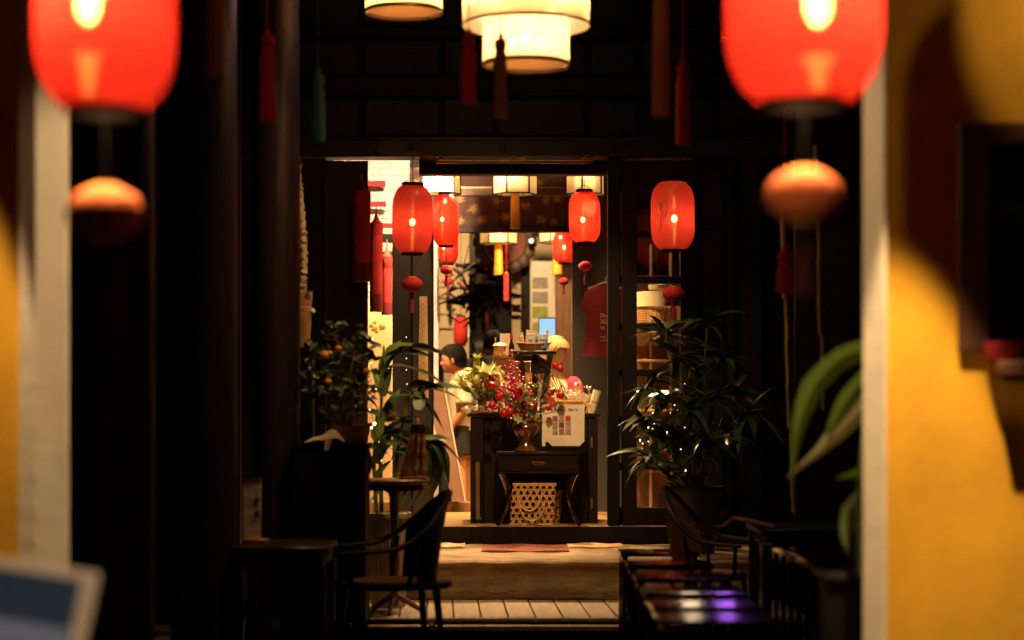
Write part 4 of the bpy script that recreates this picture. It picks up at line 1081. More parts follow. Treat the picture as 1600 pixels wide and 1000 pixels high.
# woven hexagon bags
def hexbag(name, label, loc_, w, d, h, cell, handles=True, rz=0, m='rattan', wide=1.0, n_st=.0055):
    t = thing(name, label, 'bag', loc_, rz, 'woven bamboo bags')
    per = 2*(w+d)
    def surf(s_, z):
        s_ = s_ % per; k = .90 + .10*(z/h) if wide == 1.0 else 1
        k = 1.0 + .03*math.sin(math.pi*z/h)
        if s_ < w: x, y = -w/2+s_, -d/2
        elif s_ < w+d: x, y = w/2, -d/2+(s_-w)
        elif s_ < 2*w+d: x, y = w/2-(s_-w-d), d/2
        else: x, y = -w/2, d/2-(s_-2*w-d)
        return Vector((x*k + .02*(z/h), y*k, z))
    def strip_(b, p0, p1, wd, off):
        # a flat strip from (s,z) to (s,z), following the surface
        L = math.hypot(p1[0]-p0[0], p1[1]-p0[1]); n = max(2, int(L/.03))
        dx, dz = (p1[0]-p0[0])/L, (p1[1]-p0[1])/L
        prev = None
        for i in range(n+1):
            q = i/n; s_, z = p0[0]+(p1[0]-p0[0])*q, p0[1]+(p1[1]-p0[1])*q
            A = surf(s_-dz*wd, min(h, max(0, z+dx*wd))); B = surf(s_+dz*wd, min(h, max(0, z-dx*wd)))
            c = surf(s_, z); nrm = Vector((c.x/(w/2), c.y/(d/2), 0)); nrm = Vector((0, -1, 0)) if (s_ % per) < w else (Vector((1, 0, 0)) if (s_ % per) < w+d else (Vector((0, 1, 0)) if (s_ % per) < 2*w+d else Vector((-1, 0, 0))))
            A = b.bm.verts.new(A+nrm*off); B = b.bm.verts.new(B+nrm*off)
            if prev: b.bm.faces.new((prev[0], prev[1], B, A))
            prev = (A, B)
    b = MB()
    nz = int(h/cell)
    for k in range(nz+1): strip_(b, (0, k*h/nz), (per, k*h/nz), n_st, .001)
    ns = int(per/(cell*1.155)); sp = per/ns
    run = h/math.tan(R(60))
    for k in range(ns):
        strip_(b, (k*sp, 0), (k*sp+run, h), n_st, .003)
        strip_(b, (k*sp+run, 0), (k*sp, h), n_st, .005)
    b.build('woven_body', M[m], t)['kind'] = 'stuff'
    for z, nm in ((h-.012, 'rim_band'), (h+.0, 'rim'), (.006, 'base_ring')):
        MB().tube([surf(per*i/40, min(h, z)) for i in range(41)], .006, 6, caps=False).build(nm, M[m], t)
    MB().bx(-w/2+.006, w/2-.006, -d/2+.006, d/2-.006, .002, .008).build('base', M[m], t)
    if handles:
        for y, x0 in ((-d/2-.012, -.02), (-d/2-.020, .0)):
            off = 0 if y > -d/2-.015 else -.08
            MB().tube([(x0-w*.29+.14*w*(1-math.cos(0)) , y, h*.86+off)] + [(x0-w*.29*math.cos(math.pi*i/14), y-.006*math.sin(math.pi*i/14), h*.80+off-.15*math.sin(math.pi*i/14)) for i in range(15)], .0065, 6).build('handle', M['bamboo'], t)
    return t
hexbag('woven_bag', 'open weave bamboo bag with looped handles under the console table', (X(831, 16.1), 16.12, .567), .345, .16, .335, .042)
hexbag('woven_bag', 'smaller bamboo bag tucked behind the looped handle bag', (X(858, 16.22), 16.27, .567), .16, .10, .265, .036, False, R(-8))

# on the counter top
zc = .565 + H
def cp(p, Y): return (X(p, Y), Y, zc+.001)
# display rack
rk = thing('display_rack', 'dark V legged display rack standing on the counter', 'rack', cp(836, 16.6))
def rx(p): return (p-836)*mx(16.6)
def rz_(r): return Z(r, 16.6)-zc
top = rz_(549)
MB().bx(rx(802), rx(869), -.11, .11, top-.03, top, .004).build('top_shelf', M['dark_wood_h'], rk)
for y in (-.09, .09):
    for s in (-1, 1):
        MB().prism([(s*rx(864), top-.032), (s*rx(855), top-.032), (s*rx(842), .02), (s*rx(850), .02)], 'y', y-.014, y+.014).build('leg', M['dark_wood'], rk)
MB().bx(rx(832), rx(840), -.012, .012, .02, top-.031).build('centre_post', M['dark_wood'], rk)
MB().bx(rx(815), rx(857), -.11, .11, 0, .019, .003).build('base_board', M['dark_wood_h'], rk)
bt = tag(MB().tube([(0, 0, 0), (0, 0, .33)], [.030, .030], 16).tube([(0, 0, .326), (0, 0, .334)], .033, 16).tube([(0, 0, .15), (0, 0, .157)], .033, 16).build('bamboo_tube', M['bamboo'], None, True, (X(826, 16.44), 16.44, zc+.001)), 'upright pale bamboo tube in front of the display rack', 'bamboo tube')
wb = thing('white_box', 'white card box glowing behind the display rack legs', 'box', cp(820, 16.84))
MB().bx(-.10, .05, -.04, .04, 0, .42, .003).build('box_body', M['paper'], wb)
MB().bx(-.102, .052, -.042, .042, .421, .44, .003).build('box_lid', M['paper'], wb)
wb2 = thing('white_cone', 'pale paper cone bundle behind the right leg of the display rack', 'paper cone', cp(848, 16.8))
MB().lathe([(.01, .0), (.06, .25), (.075, .38)], 18).build('paper_wrap', M['paper'], wb2)
MB().lathe([(.0755, .34), (.079, .345), (.0755, .35)], 18).build('ribbon', M['rust_cloth'], wb2)
# tray with packets on top of rack
ty = thing('boat_tray', 'woven boat shaped tray on the top shelf of the display rack', 'tray', (X(834, 16.6), 16.6, zc+top+.001))
b = MB()
def tray(u, v):
    a_ = u*2*math.pi; k = .62+.38*v
    return (.152*k*math.cos(a_), .085*k*math.sin(a_), .062*v + (.012*abs(math.cos(a_))**2 if v > .6 else 0))
b.grid(tray, 32, 6); b.grid(lambda u, v: tuple(Vector(tray(u, v))*.965+Vector((0, 0, .004))), 32, 6)
b.build('tray_shell', M['rattan_dark'], ty)
MB().tube([tray(i/32, 1) for i in range(33)], .006, 6, caps=False).build('tray_rim', M['rattan'], ty)
MB().lathe([(.09, .0), (.092, .004), (.05, .006)], 24).build('tray_base', M['rattan_dark'], ty)
for k, (p, w, h, m_, tilt) in enumerate([(818, .03, .14, 'kraft', -.15), (823, .035, .16, 'kraft', .1), (828, .05, .13, 'kraft', .12), (833, .05, .15, 'kraft', -.05), (838, .03, .145, 'photo_grey', .1), (852, .028, .16, 'kraft', .12), (815, .02, .10, 'brown_wood', -.1), (848, .024, .11, 'kraft', -.2)]):
    t = thing('kraft_packet', ['leftmost thin kraft packet in the boat tray', 'kraft packet tipped beside the leftmost in the boat tray', 'short wide kraft packet left of centre in the boat tray', 'tall wide kraft packet at centre of the boat tray', 'grey packet right of the tall wide kraft packet', 'tall kraft packet by the blond hair', 'little dark wooden stick packet at the left of the tray', 'short kraft packet between the blue bundles'][k], 'packet', (X(p, 16.63), 16.625+.006*k-.02, zc+top+.02), 0, 'paper packets in the boat tray')
    o = MB().box((0, 0, h/2), (w, .008, h), None, .002).build('packet_body', M[m_], t); o.rotation_euler = (R(-6), tilt, 0)
    o2 = MB().box((0, -.0055, h*.8), (w*.7, .002, h*.12)).build('packet_label', M['paper'], o)
for k, p in enumerate((832, 836, 841, 847, 851, 855, 829)):
    t = thing('blue_packet', ['blue packet at the centre left of the tray', 'blue packet second in the left bundle', 'blue packet ending the left bundle', 'blue packet starting the right bundle', 'blue packet in the middle of the right bundle', 'blue packet nearest the blond hair', 'leftmost blue packet in the tray'][k], 'packet', (X(p, 16.54), 16.545, zc+top+.025), 0, 'blue packets in the boat tray')
    o = MB().box((0, 0, .055), (.018, .016, .12), None, .002).build('packet_body', M['blue_paper'], t); o.rotation_euler = (0, random.uniform(-.2, .2), 0)
    MB().box((0, -.0092, .09), (.012, .002, .03)).build('packet_label', M['paper'], o)
# stack that carries bottle and basket
bs = thing('box_stack', 'brown wooden crate standing left of the display rack', 'crate', cp(786, 16.62))
MB().bx(-.085, .095, -.07, .09, 0, Z(562, 16.62)-zc, .004).build('crate_body', M['rust_cloth'], bs)
hS = Z(562, 16.62)-zc
MB().bx(-.09, .10, -.075, .095, hS+.001, hS+.018, .003).build('crate_lid', M['brown_wood'], bs)
bo_ = thing('bottle', 'dark sauce bottle with red cap beside the display rack', 'bottle', (X(799, 16.58), 16.58, zc+hS+.02))
MB().lathe([(.021, 0), (.023, .004), (.023, .085), (.019, .105), (.010, .13), (.010, .155)], 18).build('bottle_body', M['bottle'], bo_)
MB().lathe([(.0125, .15), (.013, .152), (.013, .185), (.010, .188)], 14).build('cap', M['apple'], bo_)
MB().lathe([(.0236, .025), (.0236, .07)], 18, caps=False).build('bottle_label', M['rust_cloth'], bo_)
wj = thing('wicker_jar', 'small wicker jar with tapering lid left of the bottle', 'jar', (X(781, 16.6), 16.6, zc+hS+.02))
b = MB()
for k in range(7): b.tube([((.048+.004*math.sin(k))*math.cos(2*math.pi*j/20), (.048+.004*math.sin(k))*math.sin(2*math.pi*j/20), .008+k*.012) for j in range(21)], .007, 5, caps=False)
b.build('wicker_body', M['rattan'], wj)['kind'] = 'stuff'
MB().lathe([(.056, .09), (.06, .095), (.042, .115), (.012, .122)], 18).build('lid', M['bamboo'], wj)
MB().lathe([(.045, .002), (.045, .09)], 18).build('liner', M['rattan_dark'], wj)
wc = thing('white_card', 'blank white card standing behind the wicker jar', 'card', (X(789, 16.68), 16.68, zc+hS+.02))
MB().box((0, 0, .10), (.085, .006, .20), None, .001).build('card_sheet', M['paper'], wc)
MB().box((0, 0, .008), (.06, .03, .014), None, .002).build('card_foot', M['brown_wood'], wc)
wk = thing('wooden_stick', 'short pale stick standing in the wicker jar lid', 'stick', (X(774, 16.62), 16.66, zc+hS+.02))
MB().tube([(0, 0, 0), (0, 0, .16)], .005, 6).build('shaft', M['bamboo'], wk); MB().ico((0, 0, .16), .006, 1).build('tip', M['bamboo'], wk)
# booklets
for k, (p, Yb, m_, w) in enumerate(((789, 16.46, 'paper', .075), (796, 16.50, 'kraft', .05), (801, 16.53, 'print_cream', .05))):
    t = thing('booklet', ['pale booklet leaning at the left behind the berries', 'kraft booklet leaning in the middle behind the berries', 'cream booklet leaning at the right behind the berries'][k], 'booklet', (X(p, Yb), Yb, zc+.002), 0, 'booklets leaning behind the berries')
    o = MB().box((0, 0, .16), (w, .012, .32), None, .002).build('cover', M[m_], t); o.rotation_euler = (R(-10), R(-8+k*3), 0)
    MB().box((0, .0, .16), (w-.006, .015, .31)).build('pages', M['paper'], o)
# incense sticks
ih = thing('incense_holder', 'slanted dark holder for incense sticks on the counter', 'holder', cp(874, 16.55))
MB().box((.02, 0, .035), (.10, .06, .07), None, .004).build('holder_block', M['dark_wood'], ih)
MB().bx(-.04, .09, -.035, .035, 0, .004).build('holder_foot', M['dark_wood'], ih)
for k in range(9):
    p0 = Vector((X(876+k*1.6, 16.54), 16.54+.006*(k % 3), zc+.045)); p1 = Vector((X(836+k*4.2, 16.54), 16.54+.008*(k % 3), Z(586-k*.3, 16.54)))
    t = thing('incense_stick', 'thin pale incense stick slanting left over the counter in a fan', 'incense stick', p0, 0, 'fan of incense sticks')
    MB().tube([(0, 0, 0), p1-p0], [.0042, .0042], 6).build('stick_shaft', M['bamboo'] if k % 2 else M['brown_wood'], t)
    MB().ico(p1-p0, .006, 1).build('stick_tip', M['paper'], t)
b = MB(); b.grid(lambda u, v: (u*.095, (v-.5)*2*(.02*math.sin(math.pi*min(1, .12+.88*u)**.8)+.001), .03*u-.05*max(0, u-.45)**1.5), 8, 4); pmw = b.mesh('petal', M['paper'])
# basket right with white napkins
bk = thing('wicker_basket', 'round wicker basket with arched handle behind the poster', 'basket', cp(888, 16.55))
b = MB()
for k in range(8): b.tube([((.10+.002*k)*math.cos(2*math.pi*j/28), (.09+.002*k)*math.sin(2*math.pi*j/28), .01+k*.011) for j in range(29)], .0062, 5, caps=False)
for k in range(26):
    q = 2*math.pi*k/26; b.tube([(.104*math.cos(q), .094*math.sin(q), 0), (.122*math.cos(q), .112*math.sin(q), .092)], .004, 4)
b.build('wicker_wall', M['rattan'], bk)['kind'] = 'stuff'
MB().tube([(.118*math.cos(2*math.pi*j/28), .108*math.sin(2*math.pi*j/28), .098) for j in range(29)], .009, 6, caps=False).build('rim', M['rattan'], bk)
MB().lathe([(.098, .004), (.10, .008), (.02, .01)], 24).build('base', M['rattan_dark'], bk)
MB().tube([(-.06+.12*i/14, -.02, .098+.085*math.sin(math.pi*i/14)) for i in range(15)], .006, 6).build('handle', M['bamboo'], bk)
pkt = []
for k in range(2):
    b = MB(); b.grid(lambda u, v: ((u-.5)*.07*(1+.4*v), .012*math.sin(u*8+k*2)+.006*math.sin(v*6), v*.10+.012*math.sin(u*11+k)*v), 10, 6)
    b.grid(lambda u, v: ((u-.5)*.07*(1+.4*v), .014+.012*math.sin(u*8+k*2)+.006*math.sin(v*6), v*.10+.012*math.sin(u*11+k)*v), 10, 6)
    pkt.append(b.mesh('napkin_sheet', M['paper']))
NL = ['leftmost crumpled white packet in the wicker basket', 'second crumpled white packet in the wicker basket', 'crumpled white packet at the middle of the basket', 'tall crumpled white packet right of the basket middle', 'white packet tipping over the right basket rim', 'rightmost white packet in the wicker basket']
for k in range(6):
    t = thing('white_packet', NL[k], 'packet', (X(893+k*5.5, 16.55), 16.52+.018*k, zc+.06+(.02 if k == 3 else 0)), 0, 'white packets in the basket')
    place('napkin_sheet', pkt[k % 2], t, (0, 0, 0), (R(random.uniform(-20, 10)), R(random.uniform(-25, 25)), random.uniform(-.4, .4)), random.uniform(.8, 1.1))
    place('napkin_fold', pkt[(k+1) % 2], t, (.01, .02, -.005), (R(8), R(random.uniform(-20, 20)), .3), .8)
wf = thing('pale_bouquet', 'loose bunch of pale cream flowers behind the poster', 'flowers', cp(900, 16.7))
for k in range(14):
    c = Vector((random.uniform(-.16, .14), random.uniform(-.06, .06), .10+random.uniform(0, .13)))
    fl = MB().tube([(0, 0, -.03), (0, 0, 0)], [.003, .009], 6).build('cream_flower', M['lily_green'], wf)
    fl.location = c; fl.rotation_euler = (random.uniform(.0, .9), random.uniform(-.8, .8), 0)
    for j in range(6): place('petal', pmw, fl, (0, 0, 0), (0, -random.uniform(.4, 1.0), 2*math.pi*j/6+random.uniform(-.2, .2)), random.uniform(.45, .65))
    MB().tube([(0, 0, 0), c-Vector((0, 0, .02))], .003, 5).build('stem', M['leaf'], wf)
rn = thing('paper_roll', 'white rolled paper leaning at the right end of the counter', 'paper roll', cp(924, 16.50))
o = MB().tube([(0, 0, .0), (.05, 0, .19)], [.030, .034], 18).build('roll', M['paper'], rn)
MB().tube([(.022, 0, .085), (.027, 0, .10)], [.0335, .0338], 18, caps=False).build('band', M['kraft'], rn)
tp = thing('bamboo_trestle', 'tiny bamboo trestle at the right end of the counter', 'trestle', cp(921, 16.37))
for k in range(4):
    x = -.03+k*.018
    MB().tube([(x, 0, 0), (x*.3, .01, .075)], .005, 6).build('leg', M['bamboo'], tp)
MB().tube([(-.03, .012, .076), (.03, .012, .076)], .005, 6).build('top_bar', M['bamboo'], tp)

# lilies at the left
pmesh = []
for k, m_ in enumerate(('lily', 'lily_green')):
    b = MB()
    def pet(u, v):
        w = .019*math.sin(math.pi*min(1, .12+.88*u)**.8)+.001
        return (u*.095, (v-.5)*2*w, .03*u-.055*max(0, u-.45)**1.5 + .012*abs(v-.5)*2*math.sin(math.pi*u))
    b.grid(pet, 8, 4); pmesh.append(b.mesh('petal', M[m_]))
ly = thing('lily_bunch', 'bunch of yellow lilies at the left end of the counter', 'flowers', cp(760, 16.5))
def lyp(p, r): return Vector(((p-760)*mx(16.5), random.uniform(-.08, .06), Z(r, 16.5)-zc))
for i, (p, r, k, ax, s_) in enumerate([(744, 578, 1, .1, 1.05), (729, 603, 0, -.9, .95), (757, 592, 0, .2, 1.1), (767, 590, 0, .5, 1.0), (748, 606, 0, -.4, 1.05), (760, 604, 0, .3, 1.1), (773, 601, 0, .9, .9), (752, 616, 1, -.8, .85), (779, 596, 0, .6, .9), (766, 613, 0, .4, .9), (740, 597, 0, -.5, .9), (752, 598, 0, 0, 1.0), (736, 612, 1, -1.0, .9), (764, 582, 1, .5, .8), (776, 610, 0, .9, .8), (744, 588, 0, -.3, .9), (770, 596, 0, .2, 1.0)]):
    c = lyp(p, r)
    fl = MB().tube([(0, 0, -.04), (0, 0, 0)], [.004, .012], 6).build('lily_flower', M['lily_green'], ly)
    fl.location = c; fl.rotation_euler = (random.uniform(.1, .8), ax, 0)
    for j in range(6):
        place('petal', pmesh[k], fl, (0, 0, 0), (0, -random.uniform(.45, .9) if k == 0 else -1.15, 2*math.pi*j/6+random.uniform(-.2, .2)), s_*1.42)
    MB().tube([(0, 0, .02), c*.55+Vector((0, .02, .01)), c-Vector((0, 0, .03))], .004, 5).build('stem', M['leaf'], ly)
lf = []
def strap(L, w, droop, fold=.25, n=8, twist=0.0, name='leaf', m='leaf'):
    b = MB()
    def f(u, v):
        ww = w*(math.sin(math.pi*min(1, .06+.94*u)**.72))**.9 + .0008
        s_ = (v-.5)*2
        z = -droop*L*u*u + abs(s_)*ww*fold + .01*L*math.sin(9*u+s_)
        y = s_*ww
        x = L*u*(1-.18*droop*u)
        tw = twist*u
        return (x, y*math.cos(tw), z + y*math.sin(tw))
    b.grid(f, n, 2)
    return b.mesh(name, M[m])
lm = strap(.12, .016, .5)
for k in range(26):
    c = lyp(random.uniform(738, 785), random.uniform(612, 640))
    place('leaf', lm, ly, c, (random.uniform(-.4, .4), -random.uniform(0, 1.0), random.uniform(0, 6.28)), random.uniform(.6, 1.0))
# jumble of cups and dishes below the lilies
for k, (p, Yb, r0, h, lab, m_) in enumerate(((752, 16.40, .028, .05, 'small kraft cup under the yellow lilies', 'kraft'), (764, 16.42, .022, .085, 'white printed jar between the lilies and apples', 'paper'), (774, 16.40, .026, .06, 'low cream cup left of the berry branches', 'paper'))):
    t = thing('small_cup', lab, 'cup', (X(p, Yb), Yb, zc+.016), 0, 'little cups under the lilies')
    MB().lathe([(r0*.8, 0), (r0, h), (r0*.93, h), (r0*.72, .006)], 18, caps=False).build('cup_body', M[m_], t)
    MB().lathe([(r0*.9, h*.35), (r0*.97, h*.36), (r0*.99, h*.6), (r0*.94, h*.61)], 18, caps=False).build('cup_band', M['rattan_dark'], t)
dt = thing('round_dish', 'flat wooden dish under the little cups on the counter', 'dish', (X(760, 16.42), 16.42, zc+.001))
MB().lathe([(.10, 0), (.13, .010), (.132, .014), (.11, .012), (.02, .010)], 28, caps=False).build('dish_body', M['rattan_dark'], dt)
MB().lathe([(.130, .013), (.134, .014), (.130, .016)], 28, caps=False).build('dish_rim', M['bamboo'], dt)
nk = thing('white_napkin', 'crumpled white napkin at the far left of the counter', 'napkin', cp(744, 16.42))
place('napkin_sheet', pkt[0], nk, (0, 0, 0), (R(-50), R(10), .2), 1.0); place('napkin_fold', pkt[1], nk, (-.03, .02, 0), (R(-40), R(-30), .5), .9)
sd = thing('slim_tray', 'long thin wooden tray under the lilies', 'tray', cp(750, 16.36))
MB().box((0, 0, .008), (.16, .10, .012), (0, R(-3), 0), .002).build('tray_board', M['rattan_dark'], sd)
MB().box((0, -.048, .018), (.16, .006, .012), (0, R(-3), 0), .001).build('tray_lip', M['brown_wood'], sd)

# ------------------------------------------------------------------ people
def remesh(b, name, m_, parent, vox=.009, smooth=3, loc_=None, rot=None):
    me = b.mesh('tmp_mesh', m_)
    o = bpy.data.objects.new('tmp_obj', me); COL.objects.link(o)
    md = o.modifiers.new('r', 'REMESH'); md.mode = 'VOXEL'; md.voxel_size = vox; md.use_smooth_shade = True
    ms = o.modifiers.new('s', 'SMOOTH'); ms.iterations = smooth; ms.factor = .5
    bpy.context.view_layer.update()
    me2 = bpy.data.meshes.new_from_object(o.evaluated_get(bpy.context.evaluated_depsgraph_get()))
    bpy.data.objects.remove(o)
    me2.name = name
    if not me2.materials: me2.materials.append(m_)
    me2.polygons.foreach_set('use_smooth', [True]*len(me2.polygons))
    n = bpy.data.objects.new(name, me2); COL.objects.link(n); n.parent = parent
    if loc_ is not None: n.location = loc_
    if rot is not None: n.rotation_euler = rot
    return n
def head_r(th, z, hair=0):
    """radius at angle th (0 = face), z in -.115 chin .. +.115 crown ; returns radius"""
    zz = z/.118
    c = math.sqrt(max(0.0, 1-(abs(zz))**2.5))
    if zz < -.2: c = max(c, .0)
    fr = math.cos(th)
    # egg: depth .098 front, .102 back, width .076
    jaw = 1.0 - .30*max(0, -zz-.05)*(1 if True else 0)
    wx = .078*c*jaw
    back = .104*c*(1 - .45*max(0, -zz-.1)**1.2)
    front = .096*(math.sqrt(max(0, 1-max(0, zz)**3.2)) if zz > 0 else 1 - .10*max(0, -zz)**2) * (1 if zz > -.97 else .6)
    if zz < -.85: front *= max(.2, 1-(-zz-.85)*4)
    d = front if fr > 0 else back
    rr = 1/math.sqrt((math.cos(th)/max(d, .004))**2 + (math.sin(th)/max(wx, .004))**2)
    if hair: return rr
    g = lambda c0, s0, t0, st: math.exp(-((z-c0)/s0)**2 - (th/st)**2 if t0 == 0 else -((z-c0)/s0)**2 - ((abs(th)-t0)/st)**2)
    rr += .024*g(-.030, .014, 0, .16) + .014*g(-.008, .022, 0, .13)        # nose
    rr += .007*g(.018, .012, .30, .25)                                     # brow
    rr -= .010*g(-.002, .012, .38, .16)                                    # eye socket
    rr += .007*g(-.060, .008, 0, .26) + .006*g(-.073, .008, 0, .24)        # lips
    rr -= .005*g(-.084, .006, 0, .3)
    rr += .008*g(-.100, .012, 0, .25)                                      # chin
    rr += .005*g(-.035, .02, .75, .25)                                     # cheek
    return rr
def add_head(b, n=48, nz=44):
    rings = []
    for i in range(nz+1):
        z = -.117 + .234*i/nz
        rings.append([b.bm.verts.new((head_r(th, z)*math.cos(th), head_r(th, z)*math.sin(th), z)) for th in [(-math.pi + 2*math.pi*k/n) for k in range(n)]])
    for A, B in zip(rings, rings[1:]):
        for k in range(n): b.bm.faces.new((A[k], A[(k+1) % n], B[(k+1) % n], B[k]))
    b.bm.faces.new(list(reversed(rings[0]))); b.bm.faces.new(rings[-1])
    for s in (-1, 1):                                                       # ears
        b.ico((-.008, s*.076, -.012), .03, 2, (.62, .28, 1.05))
def xf(b, M4, start=0):
    for v in list(b.bm.verts)[start:]: v.co = M4 @ v.co
def hair_shell(cut, thick, bulk=None):
    b = MB(); n, nz = 48, 30
    rings = []
    for i in range(nz+1):
        row = []
        for k in range(n):
            th = -math.pi + 2*math.pi*k/n
            lo = cut(th); z = lo + (.1175-lo)*i/nz
            rr = head_r(th, max(-.11, min(z, .1165)), 1)
            if z < -.02: rr = max(rr, head_r(th, -.02, 1)*.93)
            q = rr + thick*(1 if i > 0 else .3) + (bulk(th, z) if bulk else 0)
            q += .0022*math.sin(th*23+z*60)
            row.append(b.bm.verts.new((q*math.cos(th), q*math.sin(th), z + (thick*.9 if i == nz else thick*.5*i/nz))))
        rings.append(row)
    for A, B in zip(rings, rings[1:]):
        for k in range(n): b.bm.faces.new((A[k], A[(k+1) % n], B[(k+1) % n], B[k]))
    b.bm.faces.new(rings[-1])
    return b
def eyes(parent, M4, m1, m2):
    for s in (-1, 1):
        th = .40*s
        p = Vector((.081*math.cos(th), .081*math.sin(th), -.002))
        e = MB().ico(M4 @ p, .0105, 2).build('eye', m1, parent)
        MB().ico(M4 @ (p + Vector((.0078, 0, 0))), .0055, 1).build('iris', m2, e)
def hand(b, w, d, side, s=1.0):
    """relaxed hand: palm from wrist w along d with five curled fingers"""
    w = Vector(w); d = Vector(d).normalized(); sd = d.cross(Vector((0, 0, 1)));
    if sd.length < .1: sd = Vector((0, 1, 0))
    sd.normalize(); nn = sd.cross(d)
    b.capsule(w, w+d*.075*s, .024*s, .030*s)
    for i, (o, L) in enumerate(((-.026, .062), (-.009, .072), (.009, .068), (.025, .052))):
        k0 = w+d*.085*s+sd*o*s; k1 = k0+(d*.8-nn*.35)*L*.5*s; k2 = k1+(d*.35-nn*.8)*L*.5*s
        b.capsule(k0, k1, .0095*s, .0085*s, 8); b.capsule(k1, k2, .0085*s, .007*s, 8)
    t0 = w+d*.03*s-sd*.026*s*side; t1 = t0+(d*.6-sd*.7*side)*.035*s; t2 = t1+(d*.9-nn*.3)*.03*s
    b.capsule(t0, t1, .012*s, .010*s, 8); b.capsule(t1, t2, .010*s, .008*s, 8)

# --- man in the pale tee: faces left (-x), standing on the inner floor
mp_ = at(716, 640, 18.8); man = thing('person', 'man in a cream tee and black shorts facing left by the counter', 'person', (mp_.x+.0, 18.8, .452))
HT = Z(537, 18.8)-.452
hs = 1.13
hc = Vector((-.045, 0, HT-.118*hs-.012))
Mh = Matrix.Translation(hc) @ Matrix.Rotation(R(172), 4, 'Z') @ Matrix.Rotation(R(7), 4, 'Y') @ Matrix.Scale(hs, 4)
b = MB(); add_head(b); xf(b, Mh)
b.capsule(hc+Vector((.035, 0, -.05)), (.055, 0, HT-.31), .062, .070)
shz = HT-.335
b.capsule((.05, -.14, shz), (.05, .14, shz), .07, .07); b.capsule((.04, 0, shz-.05), (.05, 0, .95), .13, .12)
b.capsule((.05, -.085, .92), (.03, -.09, .52), .085, .058); b.capsule((.03, -.09, .52), (.045, -.09, .08), .058, .036)
b.capsule((.05, .085, .92), (.07, .09, .52), .085, .058); b.capsule((.07, .09, .52), (.085, .09, .08), .058, .036)
for y, x in ((-.09, .045), (.09, .085)): b.capsule((x+.02, y, .035), (x-.17, y, .03), .035, .028)
for s in (-1, 1):
    A = Vector((.05, s*.185, shz-.01)); B = Vector((.06, s*.22, shz-.29)); C = Vector((-.075, s*.19, shz-.47))
    b.capsule(A, B, .052, .042); b.capsule(B, C, .042, .028); hand(b, C, C-B, s)
remesh(b, 'body', M['skin'], man, .008, 2)
eyes(man, Mh, M['eye'], M['iris'])
MB().ico(Mh @ Vector((.093, 0, -.066)), .012, 2, (.5, 1.4, .6)).build('mouth', M['lip'], man)
def cutm(th):
    a_ = abs(th)
    if a_ < .55: return .068
    if a_ < 1.15: return .068 - (a_-.55)/.6*.03
    if a_ < 1.45: return .038 - (a_-1.15)/.3*.06
    if a_ < 1.8: return .012
    return -.055 - .02*min(1, (a_-1.8)/.6)
b = hair_shell(cutm, .010, lambda th, z: .010*max(0, z-.05)/.06)
xf(b, Mh); b.build('hair', M['hair_grey'], man)
b = MB()
b.tube([(.065, 0, .84), (.055, 0, .90), (.045, 0, 1.05), (.04, 0, 1.22), (.05, 0, shz-.03), (.055, 0, shz+.055)], [.185, .183, .178, .178, .165, .085], 26, True, .80)
b.capsule((.05, -.17, shz), (.05, .17, shz), .082, .082)
for s in (-1, 1): b.tube([(.05, s*.16, shz+.01), (.055, s*.20, shz-.10), (.06, s*.225, shz-.24)], [.085, .082, .085], 18)
remesh(b, 'tee_shirt', M['tee_white'], man, .012, 4)
b = MB(); b.tube([(.06, 0, .96), (.06, 0, .84)], [.155, .16], 24, True, .85)
b.tube([(.055, -.085, .90), (.035, -.09, .62)], [.105, .100], 18); b.tube([(.06, .085, .90), (.07, .09, .62)], [.105, .100], 18)
remesh(b, 'shorts', M['shorts_black'], man, .012, 3)
for y, x in ((-.09, .045), (.09, .085)): MB().box((x-.075, y, .006), (.26, .095, .014), None, .006).build('sandal', M['brown_wood'], man)

# --- woman with blond bob behind the counter, head bent to the right
wp_ = at(876, 640, 17.6); wo_ = thing('person', 'person with blond bob in pink and yellow bending over the counter', 'person', (wp_.x, 17.6, .567))
hs = 1.05
hc = at(867, 549, 17.6)-wo_.location
Mh = Matrix.Translation(hc) @ Matrix.Rotation(R(-28), 4, 'Z') @ Matrix.Rotation(R(20), 4, 'Y') @ Matrix.Scale(hs, 4)
b = MB(); add_head(b); xf(b, Mh)
nk0 = hc+Vector((-.03, .03, -.07)); shc = Vector((-.02, .05, hc.z-.27))
b.capsule(nk0, shc, .052, .056)
b.capsule(shc+Vector((-.12, 0, -.02)), shc+Vector((.12, 0, -.02)), .06, .06)
b.capsule(shc+Vector((0, 0, -.05)), (0, .12, .9), .115, .12)
for s in (-1, 1):
    b.capsule((s*.08, .12, .9), (s*.09, .10, .48), .09, .055); b.capsule((s*.09, .10, .48), (s*.09, .13, .07), .055, .035)
    b.capsule((s*.09, .14, .035), (s*.09, -.02, .03), .034, .028)
    A = shc+Vector((s*.155, 0, -.03)); B = A+Vector((s*.03, -.10, -.22)); C = B+Vector((-s*.05, -.2, -.02))
    b.capsule(A, B, .045, .036); b.capsule(B, C, .036, .025); hand(b, C, C-B, s, .9)
remesh(b, 'body', M['skin_pale'], wo_, .009, 2)
eyes(wo_, Mh, M['eye'], M['iris'])
MB().ico(Mh @ Vector((.093, 0, -.066)), .012, 2, (.5, 1.4, .6)).build('mouth', M['lip'], wo_)
def cutw(th):
    a_ = abs(th)
    if a_ < .8: return .060
    if a_ < 1.05: return .060 - (a_-.8)/.25*.03
    if a_ < 1.3: return .030 - (a_-1.05)/.25*.105
    return -.085
b = hair_shell(cutw, .017, lambda th, z: .012*math.exp(-((z-.03)/.07)**2))
xf(b, Mh); b.build('hair', M['hair_blond'], wo_)
b = MB()
